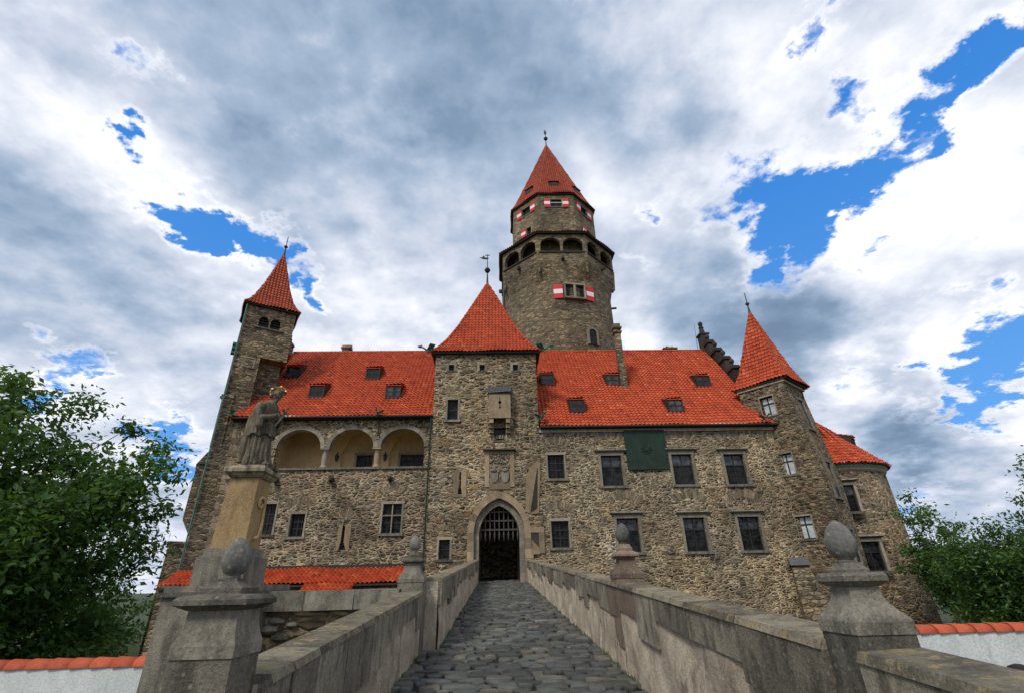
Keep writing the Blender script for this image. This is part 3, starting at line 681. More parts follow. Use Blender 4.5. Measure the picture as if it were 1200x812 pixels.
# ================================================================== GATE TOWER
gt = thing('gate_tower', 'square stone gate tower with pointed archway, portcullis and steep red pyramid roof', 'tower', (-.87, 33, 2.0))
GX0, GX1, GY, GZ = -4.62, 2.86, 33.0, 17.45
def pointed(hw, zs, za, z0, n=14):
    """pointed arch opening outline, counter-clockwise from lower left, axis x=GXA"""
    H = za - zs; r = (hw * hw + H * H) / (2 * hw); am = math.degrees(math.asin(min(1, H / r)))
    left = arc(GXA - hw + r, zs, r, r, 180, 180 - am, n); right = arc(GXA + hw - r, zs, r, r, am, 0, n)
    return [(GXA - hw, z0)] , left, right
GXA = .02
def gate_poly(hw, zs, za, z0):
    a, l, r_ = pointed(hw, zs, za, z0)
    return [(GXA - hw, z0), (GXA + hw, z0)] + r_[::-1] + l[::-1][1:]
holes = [gate_poly(1.62, 4.9, 7.0, 1.2)]
sq = [(-3.43, 16.14), (-1.16, 16.12), (1.31, 16.1)]
for x, z in sq: holes.append(rect(x - .19, x + .19, z, z + .48))
holes.append(rect(-3.60, -2.85, 12.35, 13.87)); holes.append(rect(-3.79, -3.10, 3.36, 4.5))
holes.append(rect(-.30, .52, 10.85, 11.75))
holes.append([(-2.72, 7.3), (-2.40, 7.3), (-2.50, 7.7), (-2.52, 8.7), (-2.60, 8.7), (-2.62, 7.7)])
mb = panel(rect(GX0, GX1, -4.5, GZ), holes, .6, GY)
mb.box(GX0, GX0 + .6, GY + .6, 40.4, -4.5, GZ); mb.box(GX1 - .6, GX1, GY + .6, 40.4, -4.5, GZ); mb.box(GX0 + .6, GX1 - .6, 39.8, 40.4, -4.5, GZ)
mb.build('wall', MA['rubble_gate'], gt)
gl = Vector((-.87, 33, 2.0))
for x, z in sq:
    w = window(gt, x + .87, z - 2, .38, .48, 0, 'small')
    b = MB(); b.box(-.36, -.192, -.03, .2, -.15, .66); b.box(.192, .36, -.03, .2, -.15, .66); b.box(-.19, .19, -.03, .2, -.15, -.103); b.box(-.19, .19, -.03, .2, .585, .66)
    b.build('pale_border', MA['pale'], w, 'local')
window(gt, -3.225 + .87, 12.35 - 2, .75, 1.52, 0, 'plain'); window(gt, -3.445 + .87, 3.36 - 2, .69, 1.14, 0, 'lattice')
window(gt, .11 + .87, 10.85 - 2, .82, .90, 0, 'small')
# slit frame
b = MB(); b.prism_y([(-3.0, 7.1), (-2.72, 7.1), (-2.66, 7.7), (-2.64, 8.85), (-3.0, 8.85)], 32.96, 33.2); b.prism_y([(-2.40, 7.1), (-2.14, 7.1), (-2.14, 8.85), (-2.49, 8.85), (-2.48, 7.7)], 32.96, 33.2); b.box(-2.63, -2.5, 32.962, 33.2, 8.71, 8.85); b.box(-2.71, -2.41, 32.962, 33.2, 7.1, 7.29)
o = b.build('arrow_slit', MA['sand'], gt); b = MB(); b.box(-2.75, -2.38, 33.3, 33.35, 7.2, 8.8); b.build('slit_backing', MA['darkstone'], o)
# arch surround: two orders
def ring_poly(o, i):
    a0, l0, r0_ = pointed(o[0], o[1], o[2], 0); a1, l1, r1_ = pointed(i[0], i[1], i[2], 0)
    outer = l0 + r0_[1:]; inner = l1 + r1_[1:]; return outer, inner
def vouss(mb, o, i, y0, y1, cnt, jamb_from, tone=None):
    outer, inner = ring_poly(o, i); n = len(outer); edges = [round(k * (n - 1) / cnt) for k in range(cnt + 1)]
    for a, b_ in zip(edges, edges[1:]):
        po = outer[a:b_ + 1]; pi = inner[a:b_ + 1]
        mb.prism_y(po + pi[::-1], y0 + random.uniform(-.012, .012), y1)
    for sx in (-1, 1):
        z = jamb_from; zt = o[1]
        while z < zt - .01:
            h = min(random.uniform(.45, .75), zt - z); 
            if zt - z - h < .2: h = zt - z
            xa, xb = GXA + sx * i[0], GXA + sx * (o[0] + random.choice((0, .12)))
            mb.box(min(xa, xb), max(xa, xb), y0 + random.uniform(-.012, .012), y1, z + .004, z + h - .004); z += h
b = MB(); vouss(b, (2.02, 4.9, 7.45), (1.62, 4.9, 6.98), 32.93, 33.35, 11, 1.9)
b.build('arch', MA['sand'], gt)
b = MB(); vouss(b, (1.622, 4.85, 6.99), (1.30, 4.75, 6.55), 33.2, 33.9, 9, 1.9)
b.build('inner_arch', MA['pale'], gt)
b = MB()
for k in range(9):
    x = GXA - 1.2 + 2.4 * k / 8; zb = 5.0
    b.box(x - .035, x + .035, 33.62, 33.68, zb, 7.2)
    b.lathe((x, 33.65, 0), [(.004, zb - .62), (.05, zb - .42), (.075, zb - .22), (.035, zb - .02), (.04, zb)], 6)
for z in (5.1, 5.65, 6.2): b.box(GXA - 1.4, GXA + 1.4, 33.60, 33.70, z - .05, z + .05)
b.build('portcullis', MA['portcullis'], gt)
# passage
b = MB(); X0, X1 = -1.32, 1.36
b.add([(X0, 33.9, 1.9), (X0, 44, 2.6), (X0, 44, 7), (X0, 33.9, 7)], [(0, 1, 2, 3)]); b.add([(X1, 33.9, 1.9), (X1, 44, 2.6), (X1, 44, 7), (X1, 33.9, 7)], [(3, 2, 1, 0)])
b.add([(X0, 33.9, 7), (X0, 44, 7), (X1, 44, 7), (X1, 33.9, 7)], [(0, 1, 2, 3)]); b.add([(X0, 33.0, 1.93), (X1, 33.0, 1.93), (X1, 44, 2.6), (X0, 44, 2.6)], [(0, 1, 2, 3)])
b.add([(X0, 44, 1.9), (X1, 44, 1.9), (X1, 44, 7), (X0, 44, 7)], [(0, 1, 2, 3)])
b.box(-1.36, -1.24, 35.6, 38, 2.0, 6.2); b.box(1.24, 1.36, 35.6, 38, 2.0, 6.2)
b.build('passage', MA['darkstone'], gt)  # darkness of the unlit passage is put into this colour
# coat of arms
b = MB(); b.box(-.92, -.62, 32.93, 33.1, 7.7, 10.1); b.box(.78, 1.08, 32.93, 33.1, 7.7, 10.1); b.box(-.62, .78, 32.935, 33.1, 7.55, 7.95); b.box(-.62, .78, 32.935, 33.1, 9.9, 10.1)
o = b.build('relief_frame', MA['sand'], gt)
b = MB(); b.hexa([(-1.05, 32.7, 10.12), (1.2, 32.7, 10.12), (1.2, 33.05, 10.12), (-1.05, 33.05, 10.12)], [(-1.0, 32.76, 10.24), (1.15, 32.76, 10.24), (1.15, 33.05, 10.3), (-1.0, 33.05, 10.3)]); b.build('relief_hood', MA['eave'], o)
b = MB(); b.box(-.62, .78, 32.985, 33.08, 7.95, 9.9)
random.seed(5)
for k in range(70):
    x = random.uniform(-.55, .7); z = random.uniform(8.35, 9.8)
    b.lathe((x, 32.97, z), [(.02, -.07), (.075, -.03), (.08, .02), (.03, .075)], 6)
o2 = b.build('relief', MA['statue'], o)
b = MB()
for x in (-.28, .44):
    b.prism_y([(x - .25, 8.62), (x - .25, 8.25), (x - .12, 8.02), (x, 7.97), (x + .12, 8.02), (x + .25, 8.25), (x + .25, 8.62)], 32.88, 33.0)
    b.lathe((x, 32.95, 8.72), [(.06, -.08), (.14, 0), (.15, .1), (.08, .22)], 10)
b.build('shield', MA['pale'], o2)
# machicolation box
b = MB(); b.add(*(lambda q: (q.v, q.f))(panel(rect(-.66, .88, 12.25, 14.05), [[(.06, 12.95), (.2, 12.95), (.16, 13.15), (.16, 13.28), (.24, 13.34), (.24, 13.46), (.16, 13.5), (.15, 13.8), (.11, 13.8), (.1, 13.5), (.02, 13.46), (.02, 13.34), (.1, 13.28), (.1, 13.15)]], .22, 32.3)), .5)
b.box(-.66, -.44, 32.525, 33, 12.25, 14.05); b.box(.66, .88, 32.525, 33, 12.25, 14.05)
o = b.build('machicolation', MA['sand'], gt)
b = MB(); b.box(-.44, .66, 32.7, 32.75, 12.3, 14.0); b.build('dark_interior', MA['darkstone'], o)
b = MB()
for x in (-.6, .56):
    for k in range(3): b.box(x - .02, x + .28, 32.35 + k * .2, 33.0, 11.93 - k * .3, 12.245 - k * .3 - .005)
b.build('corbel', MA['sand'], o)
b = MB(); add_tiles(b, [(-.85, 0), (.85, 0), (.85, .75), (-.85, .75)], [(0, 14.1), (.75, 14.85)], Matrix.Translation((.11, 32.2, 0)), tw=.22, tl=.24, amp=.03, step=.03)
b.prism_x([(32.22, 14.06), (33.0, 14.06), (33.0, 14.8)], -.74, .96)
b.build('shingle_roof', MA['lead'], o)
# drawbridge slot and niche right of the gate
b = MB(); b.prism_y([(1.75, 6.1), (2.15, 5.95), (2.62, 6.0), (2.84, 9.2), (2.6, 9.35), (2.15, 9.0), (1.85, 8.3)], 32.94, 33.1)
o = b.build('drawbridge_slot', MA['sand'], gt)
b = MB(); b.hexa([(2.05, 32.90, 6.05), (2.5, 32.90, 6.35), (2.5, 33.0, 6.35), (2.05, 33.0, 6.05)], [(2.62, 32.935, 8.9), (2.66, 32.935, 8.9), (2.66, 33.0, 8.9), (2.62, 33.0, 8.9)]); b.build('slot_painted_shade', MA['darkstone'], o)  # dark solid set on the wall, painting the shade inside the slot
b = MB(); b.box(1.62, 2.9, 32.93, 33.1, 4.83, 5.15); b.box(2.55, 2.9, 32.932, 33.1, 3.6, 4.825); b.box(1.62, 2.55, 32.934, 33.1, 3.55, 3.8); b.prism_y([(1.7, 3.8), (2.54, 3.8), (2.54, 3.95), (1.7, 4.82)], 32.985, 33.1)
o = b.build('niche_frame', MA['sand'], gt); b = MB(); b.prism_y([(1.72, 4.82), (2.545, 3.97), (2.545, 4.82)], 32.97, 33.05); b.build('niche_painted_shade', MA['darkstone'], o)  # flat dark wedge painting the shade inside the niche
# random pale blocks in the wall
random.seed(9)
b = MB()
for (x, z, w, h) in ((-3.9, 10.6, .6, .22), (-3.2, 2.75, .9, .3), (-1.3, 9.4, .4, .2), (2.1, 11.2, .5, .2), (-4.0, 8.7, .4, .18), (-2.2, 5.9, .4, .2), (-1.9, 7.6, .55, .3)): b = MB(); b.box(x, x + w, 32.99, 33.1, z, z + h, jit=.02); b.build('dressed_block', MA['ochre'], gt)
for x, z, w in ((-3.22, 14.3, .75), (.1, 10.45, 1.3), (-3.44, 4.8, .7)): relieving_arch(gt, x, z, w, GY, .3)
b = MB(); b.box(GX0 - .25, GX1 + .25, 32.72, 33.0, GZ - .02, GZ + .12); b.box(GX0 - .25, GX0, 33, 40.4, GZ - .02, GZ + .12); b.box(GX1, GX1 + .25, 33, 40.4, GZ - .02, GZ + .12)
b.build('eave_board', MA['eave'], gt)
rf = thing('tmp', None, None, (-.88, 36.7, 0)); 
ra = 4.05
pr = pyramid_roof(rf, 4, ra, [(0, GZ + .1), (.45, GZ + .62), (1.0, GZ + 1.5), (1.8, GZ + 3.15), (4.05, GZ + 8.7)], MA['tile'], .27, .33)
def reparent(o, root):
    o.matrix_basis = wm(root).inverted() @ wm(o); o.parent = root
M_ = wm(pr); pr.parent = None; pr.matrix_basis = wm(gt).inverted() @ M_; pr.parent = gt; bpy.data.objects.remove(rf)
spire(gt, (-.88, 36.7, 26.1), 3.3, .28, 'cock')
dragon(gt, (GX0 - .1, 32.85, GZ + .1), R(195), .8); dragon(gt, (GX1 + .1, 32.85, GZ + .1), R(-15), .8); dragon(gt, (GX1 + .05, 32.9, 12.2), R(-70), .7)
downpipe(gt, [(GX0 - .08, 32.9, 12.5), (GX0 - .1, 32.9, -1.0)])

# ================================================================== DORMERS
def dormer(root, x, y, z, s_roof, w=1.15, h=1.0, rise=.34, M=None):
    """shed dormer; (x,y,z) = foot of its front on the roof plane; s_roof = slope of the roof"""
    hw = w / 2; dp = h / (s_roof - rise)                      # where its roof meets the main roof
    b = MB(); sp_ = 'local' if M else 'world'; M = M or Matrix.Translation((x, y, z))
    b.prism_x([(0, 0), (dp, h + rise * dp), (0, h)], -hw, -hw + .07, M=M); b.prism_x([(0, 0), (dp, h + rise * dp), (0, h)], hw - .07, hw, M=M)
    b.box(-hw, hw, -.03, .05, -.02, .12, M=M); b.box(-hw, hw, -.03, .05, h - .1, h, M=M); b.box(-hw, -hw + .1, -.032, .05, .12, h - .1, M=M); b.box(hw - .1, hw, -.032, .05, .12, h - .1, M=M); b.box(-.03, .03, -.02, .04, .12, h - .1, M=M); b.box(-hw + .1, hw - .1, -.015, .03, h * .5 - .02, h * .5 + .02, M=M)
    o = b.build('dormer', MA['eave'], root, sp_)
    g = MB(); g.box(-hw + .08, hw - .08, .02, .035, .1, h - .08, M=M); g.build('pane', MA['reflect_glass'], o, sp_)
    r_ = MB(); add_tiles(r_, [(-hw - .03, 0), (hw + .03, 0), (hw + .03, dp + .1), (-hw - .03, dp + .1)], [(0, h + .02 - .1 * rise), (dp + .1, h + .02 + rise * dp)], M @ Matrix.Translation((0, -.1, 0)), tw=.28, tl=.34)
    r_.box(-hw - .02, hw + .02, -.08, .0, h - .06, h - .01, M=M)
    r_.build('dormer_roof', MA['tile'], o, sp_)
    return o

# ================================================================== RIGHT WING
rw = thing('castle_wing', 'long stone wing right of the gate, two window rows below a red tiled roof', 'castle wing', (11, 33.05, 0))
WY = 33.05
big = [(7.73, 7.66), (12.62, 7.68), (16.26, 7.64), (8.35, 3.55), (12.7, 3.52), (16.32, 3.52)]
small = [(3.92, 8.2), (3.94, 3.9)]
hol = [rect(x - .71, x + .71, z, z + 2.05) for x, z in big] + [rect(x - .56, x + .56, z, z + 1.6) for x, z in small]
mb = panel(rect(GX1 + .003, 19.9, -4.5, 11.78), hol, .55, WY)
mb.box(GX1 + .003, 3.4, WY + .55, 49, -4.5, 11.78); mb.box(3.4, 20.6, 48.5, 49, -4.5, 11.78); mb.box(20.05, 20.6, WY + 2.55, 48.5, -4.5, 11.78)
mb.build('wall', MA['rubble'], rw)
for x, z in big: window(rw, x - 11, z, 1.42, 2.05, 0, 'full')
for x, z in small: window(rw, x - 11, z, 1.12, 1.6, 0, 'lattice')
random.seed(4); b = MB()
for x, z in big: relieving_arch(rw, x, z + 2.75, 1.35, WY, .5, 13)
for x, z in small: relieving_arch(rw, x, z + 1.95, 1.1, WY, .5, 11)
b = MB(); b.box(8.84, 11.6, 32.93, 33.1, 8.75, 11.42); b.box(8.80, 8.9, 32.9, 33.1, 8.70, 11.46); b.box(11.54, 11.64, 32.9, 33.1, 8.70, 11.46); b.box(8.9, 11.54, 32.9, 33.1, 8.70, 8.8); b.box(8.9, 11.54, 32.9, 33.1, 11.36, 11.46)
for x in (9.55, 10.22, 10.9): b.box(x - .02, x + .02, 32.918, 32.94, 8.8, 11.36)
o = b.build('sundial_board', MA['copper_dark'], rw)
b = MB()
for k in range(9): b.tube([(10.25, 32.92, 10.05), (10.25 + .42 * math.cos(k * .7), 32.9, 10.05 + .36 * math.sin(k * .7))], [.07, .02], 5)
b.tube([(10.25, 32.93, 10.1), (10.3, 32.55, 9.8)], .025, 6); b.build('gnomon', MA['copper_dark'], o)
EY, EZR = 32.72, 11.72; RY, RZ = 41.0, 21.4
sR = (RZ - EZR) / (RY - EY)
mb = MB(); X0, X1 = 2.95, 19.5
add_tiles(mb, [(0, 0), (X1 - X0, 0), (X1 - X0, RY - EY), (0, RY - EY)], [(0, EZR), (RY - EY, RZ)], Matrix.Translation((X0, EY, 0)), tw=.30, tl=.36)
mb.add([(X0, RY, RZ), (X1, RY, RZ), (X1, 49.3, 11.7), (X0, 49.3, 11.7)], [(0, 1, 2, 3)], .4)
ro = mb.build('roof', MA['tile'], rw)
mb = MB(); ridge_caps(mb, [(X0, RY, RZ + .03), (X1, RY, RZ + .03)], .14); mb.build('ridge_tile_row', MA['tile'], ro, smooth=True)
b = MB(); b.box(X0, 20.3, EY - .02, WY, EZR - .14, EZR - .02); b.tube([(X0, EY - .08, EZR - .05), (20.4, EY - .08, EZR - .03)], .085, 8); b.build('eave_gutter', MA['eave'], rw)
b = MB(); b.box(GX1 + .01, 20.3, WY - .1, WY, EZR - .36, EZR - .145); b.build('cornice', MA['pale'], rw)
for x, y in ((4.04, 36.85), (5.85, 34.1), (9.35, 36.7), (13.1, 34.0), (16.7, 36.5)):
    dormer(rw, x, y - .3, EZR + sR * (y - .3 - EY) + .13, sR)
b = MB(); b.box(9.96, 10.46, 36.2, 36.75, 15.4, 20.9); b.box(9.86, 10.56, 36.1, 36.85, 20.9, 21.05); b.box(9.96, 10.46, 36.22, 36.73, 21.05, 21.3); b.box(9.82, 10.6, 36.08, 36.87, 21.3, 21.42); b.box(9.93, 10.49, 36.15, 36.8, 21.42, 21.75)
b.build('chimney', MA['rubble_dark'], rw)
b = MB(); b.box(16.2, 17.4, 42, 43, 19, 22.1); b.box(16.1, 17.5, 41.9, 43.1, 22.1, 22.25); b.box(16.5, 16.8, 42.2, 42.6, 22.25, 22.5); b.box(16.95, 17.2, 42.2, 42.6, 22.25, 22.45); b.build('chimney', MA['rubble_dark'], rw)
b = MB(); b.tube([(19.0, 41, 21.3), (19.2, 41, 24.3)], [.03, .012], 6); b.build('lightning_rod', MA['iron'], rw)
def stepped_gable(root, x0, x1, y0, z0, y1, z1, n, hgt, mat, pin=True):
    b = MB()
    for k in range(n):
        ya, yb = y0 + (y1 - y0) * k / n, y0 + (y1 - y0) * (k + 1) / n; zb = z0 + (z1 - z0) * (k + 1) / n
        b.box(x0, x1, ya, yb + .002, z0 + (z1 - z0) * k / n - 2.2, zb + hgt, jit=.015)
        b.box(x0 - .1, x1 + .1, ya - .12, yb - .05, zb + hgt + .002, zb + hgt + .16, jit=.015)
        b.box(x0 - .05, x1 + .05, ya - .06, yb - .12, zb + hgt + .165, zb + hgt + .3, jit=.015)
        if pin:
            b.lathe(((x0 + x1) / 2, (ya + yb) / 2 - .1, zb + hgt + .3), [(.2, 0), (.24, .08), (.12, .16), (.1, .3), (.2, .42), (.22, .55), (.12, .72), (.05, .8)], 8)
    o = b.build('stepped_gable', MA[mat], root); return o
stepped_gable(rw, 19.6, 20.1, 35.4, 14.6, 41.0, 21.3, 5, .4, 'darkstone')
b = MB(); b.box(19.45, 20.2, 40.7, 41.5, 20, 23.0); b.box(19.35, 20.3, 40.6, 41.6, 23.0, 23.15); b.lathe((19.82, 41.1, 23.15), [(.3, 0), (.26, .3), (.2, .6), (.26, .75), (.14, .9), (.22, 1.05), (.23, 1.2), (.1, 1.38)], 8); b.build('gable_pinnacle', MA['darkstone'], rw)
dragon(rw, (18.7, 32.6, 11.95), R(-75), .55)

# ================================================================== LEFT WING WITH LOGGIA
lw = thing('castle_wing', 'stone wing left of the gate with three arched loggia bays under its red roof', 'castle wing', (-11.5, 33.5, 0))
LY = 33.5; ZS, ZI = 9.25, 10.62; CX = (-13.83, -10.19, -6.68); RX, RZ_ = 1.53, 1.32
top = []
hole = [(CX[2] + RX, ZS)]
for cx in (CX[2], CX[1], CX[0]): hole += arc(cx, ZI, RX, RZ_, 0, 180, 16)
hole += [(CX[0] - RX, ZS)]
hol = [hole, rect(-15.5, -14.58, 5.04, 6.94), rect(-13.52, -12.62, 4.88, 6.28), rect(-7.62, -6.38, 4.98, 6.82), [(-10.2, 4.05), (-9.75, 4.05), (-9.92, 4.5), (-9.95, 5.5), (-10.1, 5.5), (-10.12, 4.5)]]
mb = panel(rect(-18.7, GX0 - .003, -4.5, 12.8), hol, .5, LY)
mb.box(-18.7, -18.2, LY + .5, 49, -4.5, 12.8); mb.box(-18.2, GX0, 48.5, 49, -4.5, 12.8)
mb.build('wall', MA['rubble_west'], lw)
b = MB()
for cx in CX:
    po = arc(cx, ZI, RX + .26, RZ_ + .26, 180, 0, 22); pi = arc(cx, ZI, RX - .02, RZ_ - .02, 180, 0, 22)
    for k in range(11): b.prism_y(po[2 * k:2 * k + 3] + pi[2 * k:2 * k + 3][::-1], LY - .05 + random.uniform(-.008, .008), LY + .52)
lo = b.build('loggia_arch', MA['pale'], lw)
for x in ((CX[0] + CX[1]) / 2, (CX[1] + CX[2]) / 2):
    b = MB(); b.lathe((x, LY + .25, ZS), [(.26, 0), (.26, .1), (.2, .16), (.175, .2), (.185, .6), (.165, 1.02), (.2, 1.08), (.17, 1.12), (.22, 1.2), (.27, 1.26)], 18); b.box(x - .29, x + .29, LY - .03, LY + .53, ZS + 1.26, ZI)
    b.build('column', MA['sand'] if x > -10 else MA['pale'], lw, smooth=False)
b = MB(); b.box(-15.6, -4.7, LY - .12, LY + .55, ZS - .14, ZS - .003); b.build('loggia_sill', MA['grey'], lw)
mb = MB(); b0, b1 = -15.9, -4.9
mb.add([(b0, 36.6, 9), (b1, 36.6, 9), (b1, 36.6, 12.7), (b0, 36.6, 12.7)], [(0, 1, 2, 3)]); mb.add([(b0, 34, 9), (b0, 36.6, 9), (b0, 36.6, 12.7), (b0, 34, 12.7)], [(0, 1, 2, 3)]); mb.add([(b1, 34, 9), (b1, 34, 12.7), (b1, 36.6, 12.7), (b1, 36.6, 9)], [(0, 1, 2, 3)])
mb.add([(b0, 34, 12.6), (b0, 36.6, 12.6), (b1, 36.6, 12.6), (b1, 34, 12.6)], [(0, 1, 2, 3)]); mb.add([(b0, 34, 9.1), (b1, 34, 9.1), (b1, 36.6, 9.1), (b0, 36.6, 9.1)], [(0, 1, 2, 3)])
lg = mb.build('loggia_room', MA['yellow'], lw)
b = MB()
for cx in ((CX[0] + CX[1]) / 2, (CX[1] + CX[2]) / 2): b.prism_y([(cx - .3, 9.1), (cx + .3, 9.1), (cx + .3, 10.9), (cx + .9, 12.3), (cx + 1.2, 12.6), (cx - 1.2, 12.6), (cx - .9, 12.3), (cx - .3, 10.9)], 36.3, 36.59)
b.build('vault_rib', MA['yellow'], lg)
for x, w in ((-9.95, 1.2), (-6.35, 1.9)):
    window(lw, x + 11.5, 9.4, w, 1.35, 36.24 - LY, 'lattice')
b = MB(); b.prism_y(arc(-13.3, 9.15, .55, .7, 180, 0, 12), 36.5, 36.58); b.build('loggia_door', MA['eave'], lw)
b = MB(); b.prism_y(arc(-13.3, 9.15, .34, .42, 180, 0, 12), 36.46, 36.5); b.build('fanlight', MA['curtain'], lw)
for x in (-11.95, -8.4):
    b = MB(); b.tube([(x, 36.5, 10.9), (x, 36.1, 10.95), (x, 36.05, 10.8)], .025, 6); b.lathe((x, 36.05, 10.3), [(.02, -.05), (.1, 0), (.16, .35), (.18, .38), (.05, .5), (.02, .55)], 8); b.build('lantern', MA['iron'], lw)
window(lw, -15.04 + 11.5, 5.04, .92, 1.9, 0, 'lattice'); window(lw, -13.07 + 11.5, 4.88, .9, 1.4, 0, 'lattice'); window(lw, -7.0 + 11.5, 4.98, 1.24, 1.84, 0, 'lattice')
b = MB(); b.box(-7.035, -6.965, LY + .02, LY + .2, 4.98, 6.82); b.box(-7.62, -6.38, LY + .022, LY + .18, 6.05, 6.13); b.build('stone_mullion', MA['pale'], lw)
b = MB(); b.prism_y([(-10.35, 3.95), (-10.2, 4.05), (-10.12, 4.5), (-10.1, 5.6), (-10.35, 5.6)], LY - .03, LY + .15); b.prism_y([(-9.75, 3.95), (-9.55, 3.95), (-9.55, 5.6), (-9.93, 5.6), (-9.92, 4.5), (-9.74, 4.05)], LY - .03, LY + .15); o = b.build('arrow_slit', MA['sand'], lw)
b = MB(); b.box(-10.3, -9.7, LY + .3, LY + .35, 3.9, 5.6); b.build('slit_backing', MA['darkstone'], o)
b = MB()
for x in (-14.9, -11.2, -7.3):
    b = MB(); b.box(x - .14, x + .14, LY - .35, LY + .02, 8.3, 8.55, jit=.02); b.box(x - .08, x + .08, LY - .5, LY - .35, 8.36, 8.5); b.build('corbel', MA['darkstone'], lw)
random.seed(12); b = MB()
for x, z, w in ((-15.04, 7.3, .95), (-13.07, 6.6, .9), (-7.0, 7.2, 1.2), (-10, 5.85, .6)): relieving_arch(lw, x, z, w, LY, .5, 11)
b = MB(); z = -2.0; k = 0
while z < 12.5:
    h = random.uniform(.28, .48); w = .7 if k % 2 else .4; b.box(-18.68, -18.68 + w, LY - .012, LY + .1, z, z + h - .02, jit=.02); z += h; k += 1
b.build('quoin', MA['arch_stone'], lw)
EY2, EZ2, RZ2 = 33.02, 12.72, 21.5; s2 = (RZ2 - EZ2) / (RY - EY2)
mb = MB(); X0, X1 = -18.9, GX0 + .02
add_tiles(mb, [(0, 0), (X1 - X0, 0), (X1 - X0, RY - EY2), (0, RY - EY2)], [(0, EZ2), (RY - EY2, RZ2)], Matrix.Translation((X0, EY2, 0)), tw=.30, tl=.36)
mb.add([(X0, RY, RZ2), (4.0, RY, RZ2), (4.0, 49.3, 12.6), (X0, 49.3, 12.6)], [(0, 1, 2, 3)], .4)
ro = mb.build('roof', MA['tile'], lw)
mb = MB(); ridge_caps(mb, [(X0, RY, RZ2 + .03), (X1, RY, RZ2 + .03)], .14); mb.build('ridge_tile_row', MA['tile'], ro, smooth=True)
b = MB(); b.box(-18.6, GX0, EY2 - .02, LY, EZ2 - .14, EZ2 - .02); b.tube([(-18.6, EY2 - .08, EZ2 - .05), (GX0, EY2 - .08, EZ2 - .03)], .085, 8); b.build('eave_gutter', MA['eave'], lw)
for x, y in ((-13.75, 35.1), (-10.25, 37.2), (-7.95, 35.0), (-16.9, 37.5)):
    dormer(lw, x, y - .3, EZ2 + s2 * (y - .3 - EY2) + .13, s2)
stepped_gable(lw, -19.75, -18.95, 33.2, 12.9, 40.9, 21.4, 11, .55, 'rubble_dark', False)
b = MB(); b.box(-14.7, -14.0, 41.5, 42.2, 20, 22.2); b.prism_x([(41.4, 22.2), (42.3, 22.2), (41.85, 22.7)], -14.8, -13.9); b.build('chimney', MA['rubble_dark'], lw)
dragon(lw, (-18.4, 32.9, 12.85), R(215), .5); dragon(lw, (-8.4, 33.0, 12.75), R(-95), .55)
downpipe(lw, [(-8.42, 33.35, 12.6), (-8.42, 33.35, 11.4)], .05)

# ================================================================== LEAN-TO OUTWORK BELOW THE LEFT WING
ow = thing('lean_to', 'low rubble outwork with a bright red tiled lean-to roof below the loggia wing', 'lean-to', (-10, 31, -4))
b = MB(); b.box(-19.2, -4.9, 31.0, 31.6, -4.5, 2.05); b.build('wall', MA['rubble_dark'], ow)
mb = MB()
add_tiles(mb, [(0, 0), (14.5, 0), (14.5, 2.0), (0, 2.0)], [(0, 2.10), (2.0, 3.02)], Matrix.Translation((-19.3, 30.75, 0)), tw=.26, tl=.36)
add_tiles(mb, [(0, 0), (2.8, 0), (2.8, 1.1), (0, 1.1)], [(0, 1.6), (1.1, 2.12)], Matrix.Translation((-11.0, 29.7, 0)), tw=.26, tl=.36)
mb.build('roof', MA['tile'], ow)
b = MB(); b.box(-19.3, -4.85, 32.55, 33.4, 2.85, 3.15); b.box(-19.3, -11.02, 30.7, 30.85, 1.98, 2.08); b.box(-8.18, -4.85, 30.7, 30.85, 1.98, 2.08); b.box(-11, -8.2, 29.66, 29.8, 1.48, 1.58); b.build('eave_board', MA['eave'], ow)
b = MB(); b.box(-10.8, -8.4, 29.9, 31.0, -4.5, 1.25); b.build('buttress', MA['rubble_dark'], ow)

# ================================================================== STAIR TOWER (LEFT)
SA = R(31)
st = thing('stair_tower', 'slender tower at the far left with twin arched belfry opening and concave red spire', 'tower', (-18.83, 35.37, -4.5), SA)
zo = 4.5                                                     # local z offset
E_ = 22.0 + zo
ho = [arc(-.42, 20.75 + zo, .36, .36, 0, 180, 10) + [(-.78, 20.2 + zo), (-.06, 20.2 + zo)], arc(.42, 20.75 + zo, .36, .36, 0, 180, 10) + [(.06, 20.2 + zo), (.78, 20.2 + zo)]]
mb = panel(rect(-1.75, 1.75, 17.7 + zo, E_), ho, .35, -1.75)
mb.box(-1.75, -1.4, -1.4, 1.75, 17.7 + zo, E_); mb.box(1.4, 1.75, -1.4, 1.75, 17.7 + zo, E_); mb.box(-1.4, 1.4, 1.4, 1.75, 17.7 + zo, E_); mb.box(-1.4, 1.4, -1.4, 1.4, 17.7 + zo, 18.2 + zo)
mb.box(-1.75, -.1, -1.749, 1.74, 0, 17.698 + zo)
mb.box(-.1, 1.5, -.9, 1.7, 12 + zo, 17.698 + zo)
for k in range(5): mb.box(1.75, 2.0 - k * .05, -1.6 + .0, 1.6, 17.9 + zo + k * .34 + .6, 18.2 + zo + k * .34 + .6)
mb.build('wall', MA['rubble_dark'], st, 'local')
b = MB(); b.box(-1.0, 1.0, -1.85, -1.4, 20.08 + zo, 20.19 + zo); b.box(-.06, .06, -1.7, -1.5, 20.2 + zo, 20.9 + zo); b.build('sill', MA['grey'], st, 'local')
b = MB()
for z in (20.45, 20.7, 20.92): b.box(-.8, .8, -1.55, -1.48, z + zo - .05, z + zo + .03)
b.box(-1.3, 1.3, -1.2, -1.15, 19.8 + zo, 21.5 + zo); b.build('louvre', MA['eave'], st, 'local')
window(st, -.75, 17.0 + zo - .2, .55, .7, -1.75, 'small')
